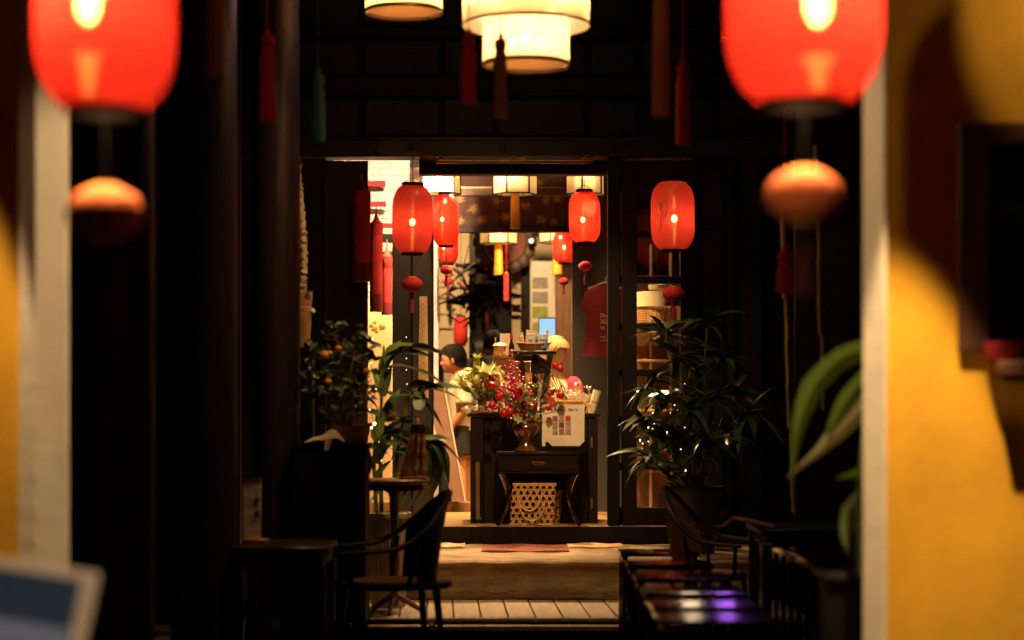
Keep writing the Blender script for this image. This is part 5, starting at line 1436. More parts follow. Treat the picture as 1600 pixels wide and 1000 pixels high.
b.tube([(0, .12, .80), (0, .10, 1.0), shc+Vector((0, .02, -.06)), shc+Vector((0, 0, .035))], [.165, .15, .15, .08], 24, True, .8)
b.capsule(shc+Vector((-.14, 0, -.02)), shc+Vector((.14, 0, -.02)), .072, .072)
for s in (-1, 1):
    A = shc+Vector((s*.15, 0, -.03)); b.tube([A, A+Vector((s*.032, -.10, -.22))], [.068, .060], 16)
remesh(b, 'blouse', M['pink_cloth'], wo_, .012, 3)
b = MB()
for k in range(5):
    b.tube([shc+Vector((-.10+.03*k, -.085, .05-.01*k)), shc+Vector((-.04+.03*k, -.125-.004*k, -.10)), shc+Vector((.00+.025*k, -.135, -.26))], [.02, .03, .028], 8, True, .5)
b.build('scarf', M['scarf'], wo_)
b = MB(); b.tube([(0, .12, .98), (0, .12, .6), (0, .12, .12)], [.16, .18, .20], 22, True, .8); b.build('skirt', M['shorts_black'], wo_)

# --- people further back (seated)
def sitter(px, py_top, Y, label, hairm, cloth, face, hs=1.0, cap=None):
    """seated figure whose crown is at row py_top; face = heading in degrees"""
    base = at(px, 640, Y)
    top = Z(py_top, Y)
    t = thing('person', label, 'person', (base.x, Y, .452))
    HT = top-.452
    hc = Vector((0, 0, HT-.12*hs-.012))
    Mh = Matrix.Translation(hc) @ Matrix.Rotation(R(face), 4, 'Z') @ Matrix.Rotation(R(8), 4, 'Y') @ Matrix.Scale(hs, 4)
    b = MB(); add_head(b, 32, 28); xf(b, Mh)
    q = Matrix.Rotation(R(face), 3, 'Z')
    sh_ = Vector((0, 0, HT-.33)); hip = q @ Vector((-.08, 0, 0)) + Vector((0, 0, max(.3, HT-.80)))
    b.capsule(hc+Vector((0, 0, -.06)), sh_, .055, .06)
    b.capsule(sh_, hip, .12, .13)
    for s in (-1, 1):
        A = sh_+q @ Vector((0, s*.16, -.01)); B = A+q @ Vector((.08, s*.03, -.25)); C = B+q @ Vector((.20, -s*.05, .02))
        b.capsule(A, B, .05, .04); b.capsule(B, C, .04, .027); hand(b, C, C-B, s)
        h0 = hip+q @ Vector((0, s*.09, 0)); k0 = h0+q @ Vector((.38, s*.03, .02)); f0 = Vector((k0.x, k0.y, .06))
        b.capsule(h0, k0, .085, .06); b.capsule(k0, f0, .058, .036); b.capsule(f0+Vector((0, 0, -.03)), f0+q @ Vector((.14, 0, -.03)), .032, .027)
    remesh(b, 'body', M['skin'], t, .011, 2)
    eyes(t, Mh, M['eye'], M['iris'])
    b = hair_shell(lambda th: .06 if abs(th) < .6 else (.06-(abs(th)-.6)*.11 if abs(th) < 1.6 else -.07), .014); xf(b, Mh); b.build('hair', M[hairm], t)
    b = MB(); b.tube([hip+Vector((0, 0, -.08)), hip.lerp(sh_, .5), sh_+Vector((0, 0, -.05)), sh_+Vector((0, 0, .05))], [.165, .155, .16, .085], 22, True, .85)
    b.capsule(sh_+q @ Vector((0, -.15, 0)), sh_+q @ Vector((0, .15, 0)), .075, .075)
    for s in (-1, 1):
        A = sh_+q @ Vector((0, s*.155, -.01)); b.tube([A, A+q @ Vector((.08, s*.03, -.25))], [.075, .068], 14)
    remesh(b, 'shirt', M[cloth], t, .014, 3)
    b = MB()
    for s in (-1, 1):
        h0 = hip+q @ Vector((0, s*.09, 0)); k0 = h0+q @ Vector((.38, s*.03, .02)); b.tube([h0, k0, Vector((k0.x, k0.y, .12))], [.11, .085, .07], 14)
    b.capsule(hip+q @ Vector((0, -.08, 0)), hip+q @ Vector((0, .08, 0)), .12, .12)
    remesh(b, 'trousers', M['shorts_black'], t, .014, 3)
    st = thing('stool', 'plain dark stool under the ' + label, 'stool', (base.x+(q @ Vector((-.08, 0, 0))).x, Y+(q @ Vector((-.08, 0, 0))).y, .452))
    hz = hip.z-.13
    MB().lathe([(.16, hz-.035), (.17, hz-.03), (.17, hz-.005), (.16, hz)], 20).build('seat', M['dark_wood'], st)
    for k in range(4):
        u = math.pi/4+k*math.pi/2; MB().tube([(.12*math.cos(u), .12*math.sin(u), hz-.036), (.15*math.cos(u), .15*math.sin(u), 0)], .015, 8).build('leg', M['dark_wood'], st)
    return t
sitter(771, 515, 20.6, 'dark haired person in rust seen behind the wicker jar', 'hair_black', 'rust_cloth', 60, 1.08)
sitter(747, 528, 21.8, 'person in a pale lacy blouse at the back', 'hair_black', 'blouse', 95, .95)
sitter(734, 560, 20.0, 'short dark haired person behind the yellow lilies', 'hair_black', 'rust_cloth', 200, .98)
sitter(765, 556, 20.1, 'dark haired person low behind the berry branches', 'hair_black', 'rust_cloth', 240, .98)

# ------------------------------------------------------------------ plants
def leaf_place(par, me, base, az, el, sc, roll=0, name='leaf'):
    o = place(name, me, par, base, (0, 0, 0), sc)
    o.rotation_euler = (Matrix.Rotation(az, 3, 'Z') @ Matrix.Rotation(-el, 3, 'Y') @ Matrix.Rotation(roll, 3, 'X')).to_euler()
    return o
# dracaena in the pale ribbed pot
dp = at(607, 800, 13.8); 
pot = thing('ribbed_pot', 'tall pale ribbed pot standing on the deck at the left', 'pot', (dp.x, 13.8, .137))
b = MB(); n = 64; rings = []
hp = Z(800, 13.8)-.137
for r_, z in ((.115, 0), (.14, hp*.5), (.150, hp-.04)):
    rings.append([b.bm.verts.new((r_*(1+(.022 if k % 2 else -.02))*math.cos(2*math.pi*k/n), r_*(1+(.022 if k % 2 else -.02))*math.sin(2*math.pi*k/n), z)) for k in range(n)])
for A, B in zip(rings, rings[1:]):
    for k in range(n): b.bm.faces.new((A[k], A[(k+1) % n], B[(k+1) % n], B[k]))
b.bm.faces.new(rings[0]); b.build('pot_wall', M['pot_white'], pot, False)
MB().lathe([(.152, hp-.04), (.160, hp-.036), (.160, hp-.004), (.152, hp), (.140, hp), (.140, hp-.04)], 40, caps=False).build('rim', M['pot_white'], pot)
MB().lathe([(.001, hp-.03), (.139, hp-.03)], 30, caps=False).build('soil', M['stem'], pot)
dc = thing('dracaena', 'broad leaved green plant growing in the pale ribbed pot', 'plant', (dp.x, 13.8, .137+hp-.03))
def dl(p, r): return Vector(((p-607)*mx(13.8), random.uniform(-.12, .08), Z(r, 13.8)-dc.location.z))
L1 = [strap(.42, .066, .55, .22, 10, .5, 'leaf', 'leaf'), strap(.36, .058, .9, .25, 10, -.5, 'leaf', 'leaf'), strap(.34, .070, .35, .2, 10, .3, 'leaf', 'leaf_pale'), strap(.40, .054, .7, .2, 10, .9, 'leaf', 'leaf_dark')]
canes = [[(596, 800), (594, 700), (597, 590), (600, 540)], [(612, 800), (622, 700), (640, 610)], [(620, 800), (648, 740), (672, 690)], [(588, 800), (584, 720), (590, 640)]]
for c in canes:
    MB().tube([dl(*q) * Vector((1, .15, 1)) if False else Vector((dl(*q).x, 0, dl(*q).z)) for q in c], [.016, .013, .011, .008][:len(c)], 8).build('cane', M['leaf_pale'], dc)
spec = [  # base px,row, azimuth (0 = right), elevation, mesh, scale
 (598, 585, 75, 80, 0, .85), (604, 582, 20, 72, 2, .9), (600, 560, 8, 30, 0, .95), (605, 550, 0, 38, 1, 1.05), (640, 545, 5, 8, 0, 1.0), (606, 575, 3, 12, 0, 1.15), (640, 610, -10, 38, 1, 1.0),
 (642, 610, 0, 15, 0, 1.1), (636, 620, 20, -5, 3, .95), (650, 690, 5, 20, 2, .9), (668, 690, 15, 10, 1, .85), (672, 688, -20, -30, 3, .9), (668, 700, 0, -60, 0, .8), (660, 720, 10, -70, 3, .9), (640, 700, 30, -50, 1, .8),
 (592, 650, 170, 40, 1, .7), (590, 640, 160, 60, 3, .8), (588, 700, 30, 65, 0, .9), (600, 700, 60, 75, 2, .8), (612, 720, 10, 55, 0, .85), (625, 690, 150, 55, 3, .9), (596, 610, 120, 62, 2, .8), (620, 740, 0, 20, 1, .8),
 (592, 720, -60, 70, 2, .75), (586, 755, 20, 72, 2, .7), (606, 770, -20, 66, 0, .7), (630, 760, 10, 62, 2, .7), (655, 655, 170, 30, 1, .6), (664, 665, -50, -65, 3, .9), (676, 700, -30, -75, 0, 1.0), (684, 690, 0, -40, 3, .8),
 (597, 540, 178, 12, 1, .45), (600, 620, 85, 84, 2, .8), (590, 690, 90, 84, 2, .8), (604, 660, 40, 82, 2, .9)]
for k in range(22):
    spec.append((random.uniform(585, 660), random.uniform(600, 780), random.uniform(-60, 240), random.uniform(20, 75), (2, 0, 2, 1)[k % 4], random.uniform(.5, .85)))
for p, r, az, el, k, s_ in spec:
    leaf_place(dc, L1[k], Vector((dl(p, r).x, random.uniform(-.07, .05), dl(p, r).z)), R(az-8), R(el), s_*.88, random.uniform(-.6, .6))
yf = MB()
for k in range(14): yf.ico(dl(588+random.gauss(0, 5), 512+random.gauss(0, 4)), random.uniform(.010, .018), 1, (1, .6, 1))
yf.build('yellow_bloom', M['yellow_flower'], dc)['kind'] = 'stuff'

# kumquat tree in a brown bowl on the tall black cabinet
kc = thing('black_cabinet', 'tall black cabinet under the kumquat tree', 'cabinet', (X(520, 12.9), 12.9, 0))
cwid = (575-466)*mx(12.9)/2; ch = Z(692, 12.9)
MB().bx(-cwid, cwid, -.2, .2, .08, ch-.03).build('carcass', M['black_wood'], kc)
MB().bx(-cwid-.02, cwid+.02, -.22, .22, ch-.028, ch, .005).build('cabinet_top', M['black_wood'], kc)
for s in (-1, 1):
    MB().bx(s*cwid/2-cwid*.44, s*cwid/2+cwid*.44, -.215, -.201, .12, ch-.06, .004).build('cabinet_door', M['black_wood'], kc)
    MB().bx(s*(cwid-.03)-.02, s*(cwid-.03)+.02, -.18, .18, 0, .079).build('foot', M['black_wood'], kc)
MB().tube([(cwid+.012, -.12, ch-.04), (cwid+.03, -.12, ch-.14), (cwid-.0, -.12, ch-.24)], [.012, .016, .008], 8).build('carved_bracket', M['brown_wood'], kc)
kb = thing('clay_bowl', 'wide brown clay bowl on the tall black cabinet', 'bowl', (X(548, 12.85), 12.85, ch))
MB().lathe([(.09, 0), (.11, .02), (.13, .10), (.14, .115), (.13, .115), (.11, .06)], 28, caps=False).build('bowl_wall', M['clay'], kb)
MB().lathe([(.001, .09), (.125, .09)], 24, caps=False).build('soil', M['stem'], kb)
kt = thing('kumquat_tree', 'small kumquat tree with a few orange fruits in the clay bowl', 'tree', (X(540, 12.85), 12.85, ch+.09))
def kl(p, r): return Vector(((p-540)*mx(12.85), 0, Z(r, 12.85)-ch-.09))
MB().tube([(0, 0, 0), kl(538, 620), kl(532, 560)], [.016, .012, .006], 8).build('trunk', M['stem'], kt)
for q in ((500, 590), (575, 590), (515, 540), (560, 530), (495, 560), (580, 560), (525, 610), (570, 625)):
    e = kl(*q); MB().tube([kl(538, 628), kl(538, 628).lerp(e, .5)+Vector((0, 0, .02)), e], [.007, .005, .002], 6).build('limb', M['stem'], kt)
km = [strap(.055, .013, .3, .2, 5, .3, 'leaf', 'leaf_dark'), strap(.055, .014, .5, .2, 5, .3, 'leaf', 'leaf'), strap(.05, .012, .1, .2, 5, .3, 'leaf', 'leaf_dark')]
n_ = 0
while n_ < 300:
    p, r = random.uniform(478, 590), random.uniform(502, 662)
    d_ = ((p-535)/58)**2+((r-580)/82)**2
    if d_ > 1 or (math.sin(p*.13)+math.sin(r*.11+1.3)) > 1.25: continue
    c = kl(p, r); c.y = random.uniform(-.2, .2)*math.sqrt(max(0, 1-d_))
    leaf_place(kt, km[n_ % 3], c, random.uniform(0, 6.28), random.uniform(-.5, 1.0), random.uniform(1.0, 1.6), random.uniform(-1, 1)); n_ += 1
kum = MB().ico((0, 0, 0), .026, 2, (1, 1, .92)).mesh('kumquat', M['orange_fruit'])
for p, r, s_ in ((512, 556, 1.25), (533, 546, .85), (517, 597, .95), (576, 582, .95), (614, 652, 1.15), (520, 553, .7)):
    c = kl(p, r); c.y = -.20; o = place('kumquat', kum, kt, c, (0, 0, 0), s_)
    MB().tube([c+Vector((0, 0, .02)), c+Vector((-.02 if p < 600 else -.10, .10, .06))], .003, 5).build('twig', M['stem'], kt)
cl = thing('pale_cloth', 'crumpled pale cloth draped at the left on the tall black cabinet', 'cloth', (X(508, 12.72), 12.74, ch+.002))
b = MB()
def clf(u, v):
    x = (u-.5)*.25; z = .085*math.sin(math.pi*u**1.5)**.75*(1-.15*v)*(.8+.2*math.sin(9*u+3*v)) + .012
    return (x, (v-.5)*.16, max(.002, z*math.sin(math.pi*min(1, .12+v*.88))) )
b.grid(clf, 24, 14); b.build('cloth_fold', M['cream_wall'], cl)
MB().grid(lambda u, v: (-.0+u*(.05-.02*v), -.084-.008*math.sin(u*9), .03-v*.075), 8, 6).build('hanging_corner', M['cream_wall'], cl)

# clay vase with dried branch on a tall black plinth
pn = thing('black_plinth', 'slim tall black plinth carrying the clay vase', 'plinth', (X(474, 13.4), 13.4, 0))
ph = Z(543, 13.4)
MB().bx(-.07, .07, -.07, .07, .06, ph-.03, .004).build('pedestal', M['black_wood'], pn)
MB().bx(-.10, .10, -.10, .10, ph-.028, ph, .004).build('pedestal_top', M['black_wood'], pn)
MB().bx(-.10, .10, -.10, .10, 0, .058, .004).build('pedestal_foot', M['black_wood'], pn)
cv = thing('clay_vase', 'tapering clay vase with collar on the slim black plinth', 'vase', (X(474, 13.4), 13.4, ph))
hv = Z(457, 13.4)-ph
MB().lathe([(.038, 0), (.045, .02), (.055, hv*.6), (.060, hv*.72), (.054, hv*.74), (.056, hv*.76), (.062, hv*.95), (.060, hv), (.05, hv), (.045, hv*.7)], 24, caps=False).build('vase_wall', M['clay'], cv)
MB().ico((.065, -.02, hv*.66), .020, 1).build('shell_knob', M['cream_paint'], cv)
br = thing('dried_branch', 'tall pale dried branch rising from the clay vase', 'branch', (X(474, 13.4), 13.4, ph+hv*.6))
pts = []; rs = []
for i in range(60):
    v = i/59; r_ = 470-v*260
    pts.append(((468+4*math.sin(v*5)+1.2*math.sin(i*1.9)+8*(1-v)*.6-474)*mx(13.4), .006*math.sin(i*2.3), Z(r_, 13.4)-br.location.z)); rs.append((.024-.010*v)*(1+.22*math.sin(i*2.7)))
MB().tube(pts, rs, 8).build('stem', M['kraft'], br)
for k in range(16):
    i = random.randint(6, 54); p = Vector(pts[i]); MB().tube([p, p+Vector((random.choice((-1, 1))*.022, -.015, .03))], [.008, .003], 5).build('spur', M['kraft'], br)
gvz = thing('glass_tumbler', 'small clear glass beside the dried branch', 'glass', (X(484, 13.3), 13.32, ph+hv+.0))
MB().lathe([(.02, 0), (.024, .01), (.026, .12), (.024, .12), (.02, .015)], 16, caps=False).build('glass_wall', M['glass'], gvz)
MB().lathe([(.02, .0), (.022, .004), (.01, .006)], 16).build('glass_foot', M['steel'], gvz)

# leafy plant on the right
rpot = thing('dark_pot', 'dark tall pot under the leafy plant on the right', 'pot', (X(1085, 14.9), 14.9, .427))
hq = Z(760, 14.9)-.427
MB().lathe([(.15, 0), (.19, hq*.5), (.21, hq-.05), (.22, hq-.04), (.22, hq), (.20, hq), (.19, hq-.05)], 32, caps=False).build('pot_wall', M['stone_tile'], rpot)
MB().lathe([(.001, hq-.04), (.195, hq-.04)], 24, caps=False).build('soil', M['stem'], rpot)
rpl = thing('leafy_plant', 'tall dark plant with long strap leaves before the glazed door', 'plant', (X(1085, 14.9), 14.9, .427+hq-.04))
def gl_(p, r): return Vector(((p-1085)*mx(14.9), random.uniform(-.30, .25), Z(r, 14.9)-rpl.location.z))
L2 = [strap(.30, .036, .5, .3, 9, .3, 'leaf', 'leaf_dark'), strap(.27, .038, .8, .3, 9, -.3, 'leaf', 'leaf'), strap(.31, .035, .3, .3, 9, .5, 'leaf', 'leaf_dark'), strap(.26, .037, 1.0, .3, 9, .4, 'leaf', 'leaf')]
crowns = [(1040, 520), (1108, 500), (1060, 560), (1090, 575), (1125, 560), (1015, 600), (1040, 620), (1075, 640), (1110, 625), (1145, 610), (1005, 660), (1035, 680), (1070, 700), (1100, 690), (1140, 680), (1010, 715), (1040, 740), (1160, 650)]
for p, r in crowns:
    e = gl_(p, r); MB().tube([(random.uniform(-.08, .08), random.uniform(-.05, .05), 0), e*.5+Vector((0, 0, -.05)), e], [.012, .009, .006], 6).build('stalk', M['stem'], rpl)
    for k in range(15):
        leaf_place(rpl, L2[(k+p) % 4], e+Vector((0, 0, random.uniform(-.05, .02))), random.uniform(0, 6.28), random.uniform(-.25, 1.15), random.uniform(.62, 1.12), random.uniform(-.5, .5))

# near green leaves beside the right post
nl = thing('near_plant', 'blurred bright green plant beside the cream post on the right', 'plant', (X(1330, 8.3), 8.3, Z(900, 8.3)))
def nlp(p, r, y=0): return Vector(((p-1330)*mx(8.3), y, Z(r, 8.3)-nl.location.z))
def bandleaf(pts, w, m_):
    b = MB(); P = [nlp(*q) for q in pts]
    def f(u, v):
        k = u*(len(P)-1); i = min(int(k), len(P)-2); c = P[i].lerp(P[i+1], k-i)
        d = (P[min(i+1, len(P)-1)]-P[max(i-0, 0)]).normalized(); s_ = Vector((-d.z, 0, d.x))
        ww = w*(.55+.45*math.sin(math.pi*min(1, u*1.1)))*max(.03, 1-u**3.5)*(1+.05*math.sin(u*14))
        return c + s_*(v-.5)*2*ww*.85 + Vector((0, abs(v-.5)*ww*.8, 0))
    b.grid(f, 16, 4); return b.build('leaf', M[m_], nl)
bandleaf([(1400, 535), (1352, 545), (1310, 562), (1272, 602), (1252, 650), (1242, 700), (1238, 760)], .060, 'leaf_bright')
bandleaf([(1400, 590), (1356, 628), (1320, 665), (1280, 705), (1228, 748)], .050, 'leaf_cream')
bandleaf([(1390, 560), (1352, 590), (1325, 622), (1300, 665), (1292, 700)], .045, 'leaf_bright')
bandleaf([(1345, 770), (1325, 800), (1322, 840), (1326, 872)], .036, 'leaf_pale')
bandleaf([(1390, 720), (1350, 738), (1305, 748)], .034, 'leaf_bright')
MB().tube([nlp(1345, 900), nlp(1340, 800), nlp(1352, 640)], .010, 8).build('stem', M['leaf_pale'], nl)
npot = thing('dark_planter', 'dark square planter under the blurred green plant', 'planter', (X(1330, 8.42), 8.42, 0))
hz_ = Z(900, 8.3)
MB().bx(-.12, .10, -.10, .12, .02, hz_+.01, .006).build('planter_wall', M['black_wood'], npot)
MB().bx(-.135, .115, -.115, .135, hz_-.03, hz_+.0, .004).build('rim', M['black_wood'], npot)

# bamboo canes on the right
def bamboo(p0, r0, p1, r1, Y, rad, label):
    A = at(p0, r0, Y); B = at(p1, r1, Y)
    t = thing('bamboo_cane', label, 'bamboo cane', (B.x, Y, B.z), 0, 'thin bamboo canes leaning on the right')
    d = A-B; L = d.length; pts = []; rs = []
    n = 7
    for i in range(n):
        for e, k in ((.0, 1.25), (.03, 1.0), (.97, 1.0)):
            pts.append(d*((i+e)/n)+Vector((.006*math.sin(i*2.1), 0, 0))); rs.append(rad*k)
    MB().tube(pts, rs, 8).build('cane', M['cane_pale'], t)
    return t
bamboo(1221, 330, 1240, 800, 12.2, .012, 'thicker bamboo cane leaning below the right orange ball')
bamboo(1273, 225, 1286, 640, 11.6, .010, 'thinner bamboo cane nearer the cream post')
# ------------------------------------------------------------------ tables, chairs, stools
# round side table with spindle stand
rt_ = thing('side_table', 'tall round side table with glossy orange top on the deck', 'table', (X(616, 13.35), 13.35, .137))
hr_ = Z(748, 13.35)-.137
MB().lathe([(.21, hr_-.035), (.235, hr_-.028), (.238, hr_-.010), (.23, hr_), (.001, hr_)], 40, caps=False).build('tabletop', M['orange_wood'], rt_)
MB().lathe([(.20, hr_-.075), (.205, hr_-.037)], 32).build('apron', M['dark_wood'], rt_)
MB().lathe([(.03, .05), (.022, .2), (.035, .35), (.022, .5), (.034, hr_-.12), (.05, hr_-.076)], 18).build('pedestal', M['brown_wood'], rt_)
for k in range(3):
    q = 2*math.pi*k/3+.4; MB().tube([(0, 0, .12), (.10*math.cos(q), .10*math.sin(q), .07), (.19*math.cos(q), .19*math.sin(q), .012)], [.022, .02, .014], 8).build('foot', M['brown_wood'], rt_)
ss = thing('spindle_stand', 'small tapering stand of turned wooden spindles on the round side table', 'stand', (X(646, 13.3), 13.3, .137+hr_+.001))
hs_ = (748-676)*mx(13.3)
for k in range(8):
    q = 2*math.pi*k/8+.2; pts = []; rs = []
    for i in range(17):
        v = i/16; R_ = .085-.045*v
        pts.append((R_*math.cos(q)+.03*v, R_*math.sin(q), hs_*v)); rs.append(.011+(.006 if i in (3, 9, 13) else 0)-.003*v)
    MB().tube(pts, rs, 8).build('spindle', M['orange_wood'], ss)
MB().lathe([(.05, hs_), (.052, hs_+.01), (.045, hs_+.055), (.03, hs_+.06)], 16, (.03, 0, 0)).build('cap', M['dark_wood'], ss)
MB().tube([(.03, 0, hs_+.06), (.03, 0, hs_+.10)], [.010, .006], 8).build('finial', M['rattan'], ss)
MB().lathe([(.098, 0), (.10, .006), (.10, .014), (.05, .016)], 24).build('base_ring', M['orange_wood'], ss)

def armchair(label, loc_, rz, panel):
    t = thing('round_armchair', label, 'chair', loc_, rz, 'round backed cane armchairs')
    rail = []
    for i in range(25):
        a_ = math.pi*(i/24)
        x = .30*-math.sin(a_)+.05; y = .30*math.cos(a_)*-1; s_ = math.sin(a_)
        z = .68 + .32*s_**1.5
        rail.append((x, y, z))
    rail = [(.30, -.285, .66), (.18, -.30, .665)] + rail + [(.18, .30, .665), (.30, .285, .66)]
    MB().tube(rail, [.022]*len(rail), 10, True, .75).build('arm_rail', M['dark_wood'], t)
    MB().lathe([(.26, .43), (.27, .435), (.27, .465), (.26, .47)], 28).build('seat', M['dark_wood'], t)
    MB().lathe([(.22, .471), (.225, .476), (.001, .480)], 28, caps=False).build('seat_cane', M['rattan_dark'], t)
    def bp(u, v):
        a_ = math.pi*(.16+.68*u); s_ = math.sin(a_)
        k = .80+.2*v
        return (.30*-s_*k+.05, -.30*math.cos(a_)*k, .47+(.68+.32*s_**1.5-.025-.47)*v)
    if panel == 'dark':
        b = MB(); b.grid(bp, 20, 10); b.grid(lambda u, v: tuple(Vector(bp(u, v))*Vector((.97, .97, 1))), 20, 10); b.build('back_panel', M['black_wood'], t)
    else:
        b = MB()
        for k in range(25): b.tube([bp(k/24, j/10) for j in range(11)], .0045, 5)
        for k in range(11): b.tube([bp(j/20, k/10) for j in range(21)], .0045, 5)
        b.build('back_panel', M['rattan_dark'], t)['kind'] = 'stuff'
    for (x, y) in ((.22, -.24), (.22, .24), (-.17, -.22), (-.17, .22)):
        MB().tube([(x*.93, y*.93, .44), (x*1.1, y*1.1, 0)], [.019, .014], 8).build('leg', M['dark_wood'], t)
    for s in (-1, 1):
        MB().tube([(.25, s*.27, .45), (.26, s*.29, .66)], .014, 8).build('arm_post', M['dark_wood'], t)
        MB().tube([(-.02, s*.26, .46), (-.06, s*.30, .72)], .012, 8).build('arm_post', M['dark_wood'], t)
    MB().tube([(.2*math.cos(2*math.pi*k/24)+.02, .22*math.sin(2*math.pi*k/24), .2) for k in range(25)], .010, 6, caps=False).build('stretcher', M['dark_wood'], t)
    return t
armchair('dark round backed armchair before the steps on the left', (X(618, 12.0), 12.0, .0), R(194), 'dark').scale = (1.28, 1.1, 1.0)
armchair('round backed armchair with cane back facing the right tables', (X(1100, 12.6), 12.6, 0), R(-18), 'cane')

# dark table with menu stand on the left
dtb = thing('dark_table', 'dark dining table with the little menu stand on the left', 'table', (X(445, 11.2), 11.2, 0))
zt_ = Z(848, 11.2)
MB().bx(X(375, 11.2)-X(445, 11.2), X(520, 11.2)-X(445, 11.2), -.35, .35, zt_-.035, zt_, .006).build('tabletop', M['dark_wood_h'], dtb)
MB().bx(X(385, 11.2)-X(445, 11.2), X(512, 11.2)-X(445, 11.2), -.30, .30, zt_-.11, zt_-.036).build('apron', M['dark_wood_h'], dtb)
for sx_ in (-.22, .23):
    for sy_ in (-.29, .29): MB().bx(sx_-.025, sx_+.025, sy_-.025, sy_+.025, 0, zt_-.111).build('leg', M['dark_wood'], dtb)
ms_ = thing('menu_stand', 'white menu card with two dark spots on an orange wooden foot', 'menu stand', (X(396, 11.1), 11.1, zt_+.001))
MB().box((.012, 0, .015), (.14, .07, .028), None, .004).build('wooden_foot', M['orange_wood'], ms_)
crd = MB().box((-.008, 0, .19), (.10, .006, .325), None, .001).build('card', M['paper'], ms_)
for z in (.17, .245): MB().ico((.02, -.0035, z), .017, 2, (.8, .15, 1)).build('printed_spot', M['ink'], crd)
MB().box((-.008, 0, .357), (.104, .01, .012), None, .002).build('top_clip', M['dark_wood'], ms_)
# tables on the right
rtb = thing('dark_table', 'dark dining table with a rattan mat on the right', 'table', (X(1255, 11.9), 11.9, 0))
zt2 = Z(822, 11.9)
MB().bx(-.30, .42, -.38, .38, zt2-.035, zt2, .006).build('tabletop', M['dark_wood_h'], rtb)
MB().bx(-.27, .39, -.34, -.31, zt2-.10, zt2-.036).build('apron', M['dark_wood_h'], rtb)
for sx_ in (-.26, .38):
    for sy_ in (-.32, .34): MB().bx(sx_-.025, sx_+.025, sy_-.02, sy_+.02, 0, zt2-.036-.066*(sy_ < 0)).build('leg', M['dark_wood'], rtb)
rm = thing('rattan_fan', 'woven rattan fan lying on the right dark table', 'fan', (X(1176, 11.8)+.0, 11.75, zt2+.002))
b = MB()
b.grid(lambda u, v: (-.13+.24*u, (v-.5)*.30*(1-.5*abs(u-.5)), .055-.05*u+.012*math.sin(math.pi*v)), 14, 10)
b.grid(lambda u, v: (-.13+.24*u, (v-.5)*.30*(1-.5*abs(u-.5)), .048-.05*u+.012*math.sin(math.pi*v)), 14, 10)
b.build('woven_face', M['rattan_dark'], rm)
b = MB()
for k in range(12): b.tube([(-.13+.02*k+.01, (v_/8-.5)*.29*(1-.5*abs((.02*k+.01)/.24-.5)), .057-.05*(.02*k+.01)/.24+.012*math.sin(math.pi*v_/8)) for v_ in range(9)], .003, 4)
b.build('weave_rib', M['rattan'], rm)['kind'] = 'stuff'
MB().tube([(-.13, -.05, .052), (-.19, -.06, .01), (-.235, -.065, .006)], .008, 6).build('fan_handle', M['bamboo'], rm)

# row of lacquered slatted stools down the right of the aisle
stl = None
labs = ['lacquered slat stool farthest from the camera, beside the cane chair', 'second farthest lacquered slat stool down the right aisle', 'third farthest lacquered slat stool down the right aisle', 'third nearest lacquered slat stool down the right aisle', 'second nearest lacquered slat stool down the right aisle', 'lacquered slat stool nearest the camera on the right']
for i, Yb in enumerate((12.75, 11.75, 10.85, 10.0, 9.3, 8.7)):
    xl = .685 - .01*i
    if i == 0:
        stl = thing('slat_stool', labs[0], 'stool', (xl, Yb, 0), 0, 'lacquered slat stools down the right aisle')
        w_ = .50; zs = .60
        for k in range(4):
            sp_ = [(-.17+k*.09+.078*j/10, zs-.012+.012*math.sin(math.pi*(.08+.84*j/10))) for j in range(11)]
            MB().prism([(-.17+k*.09, zs-.03)] + sp_ + [(-.17+k*.09+.078, zs-.03)], 'x', .0, w_).build('seat_slat', M['lacquer'], stl)
        for x_ in (.03, w_-.03):
            MB().bx(x_-.015, x_+.015, -.15, .17, zs-.075, zs-.029, .003).build('rail', M['lacquer'], stl)
            for y_ in (-.14, .16): MB().tube([(x_, y_, zs-.03), (x_+(.01 if x_ > .1 else -.01), y_, 0)], [.02, .016], 8).build('leg', M['lacquer'], stl)
        MB().bx(.045, w_-.045, -.01, .015, .16, .19, .003).build('stretcher', M['lacquer'], stl)
    else:
        dup(stl, (xl, Yb, 0), 0, labs[i])
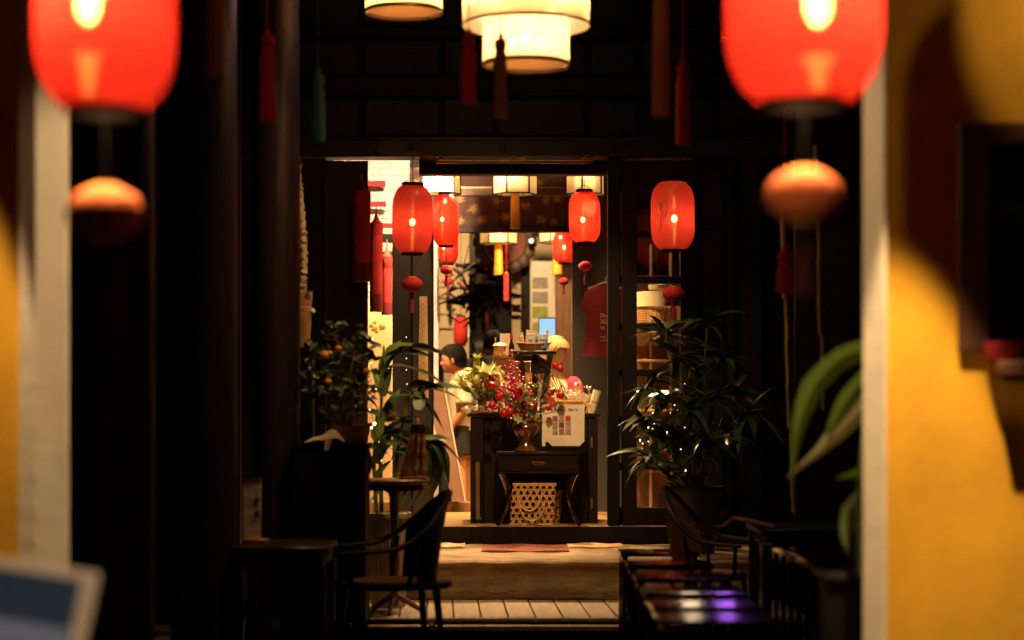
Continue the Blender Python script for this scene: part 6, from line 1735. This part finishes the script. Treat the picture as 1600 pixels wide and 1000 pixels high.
# spindle balustrade behind the stools
bal = thing('spindle_rail', 'dark spindle rail behind the row of stools on the right', 'railing', (1.50, 8.9, 0))
for k in range(12): MB().lathe([(.016, .05), (.022, .2), (.014, .35), (.022, .5), (.016, .70)], 8, (.0, k*.30, 0)).build('spindle', M['lacquer'], bal)
MB().bx(-.03, .03, -.1, 3.5, .70, .745, .006).build('top_rail', M['lacquer'], bal)
MB().bx(-.025, .025, -.1, 3.5, .01, .05, .004).build('bottom_rail', M['lacquer'], bal)

# ------------------------------------------------------------------ fairy lights
fm = MB().ico((0, 0, 0), .0042, 1).mesh('bulb', M['fairy'])
def fairy(pts, label, sizes=None):
    P = [at(p, r, Y) for p, r, Y in pts]
    t = thing('fairy_lights', label, 'fairy lights', P[0], 0, 'strings of fairy lights')
    Q = [p-P[0] for p in P]
    MB().tube(Q, .0022, 5).build('wire', M['black_metal'], t)
    for i, q in enumerate(Q): place('bulb', fm, t, q, (0, 0, 0), (sizes[i] if sizes else random.uniform(.6, 1.2)))
fairy([(581, 530, 13.55), (580, 567, 13.5), (588, 608, 13.5), (578, 640, 13.5), (585, 662, 13.3), (580, 668, 13.3), (592, 690, 13.5), (596, 720, 13.5)], 'fairy lights winding down the left broad leaved plant', [2.6, .9, 1, 1.0, 2.6, 2.2, .7, .7])
fairy([(635, 527, 14.2), (635, 545, 14.2), (635, 560, 14.2), (635, 578, 14.2), (636, 600, 14.2), (636, 627, 14.2), (636, 640, 14.2), (656, 634, 14.2)], 'fairy lights hanging straight down before the grey partition', [.7]*8)
fairy([(1071, 560, 15.6), (1070, 600, 15.4), (1062, 618, 15.3), (1044, 619, 15.2), (1054, 633, 15.0), (1048, 646, 14.9), (1058, 640, 14.9), (1020, 645, 14.8), (1013, 668, 14.8), (1022, 662, 14.9), (1046, 650, 14.9), (1070, 668, 14.9), (1072, 690, 14.9), (1050, 690, 14.8), (1055, 692, 14.8), (1064, 702, 14.8), (1071, 735, 14.8)], 'fairy lights tangled in the dark leafy plant on the right', [.8, .7, .9, 1.6, 1.0, .9, 1.0, .9, 1.1, .8, .8, .8, .9, 1.4, 1.2, 1.1, 1.4])
fairy([(1000, 688, 15.2), (1004, 693, 15.2), (1008, 696, 15.2), (1013, 690, 15.2)], 'small cluster of fairy lights at the left edge of the leafy plant', [1.4, 1.0, 1.2, .9])
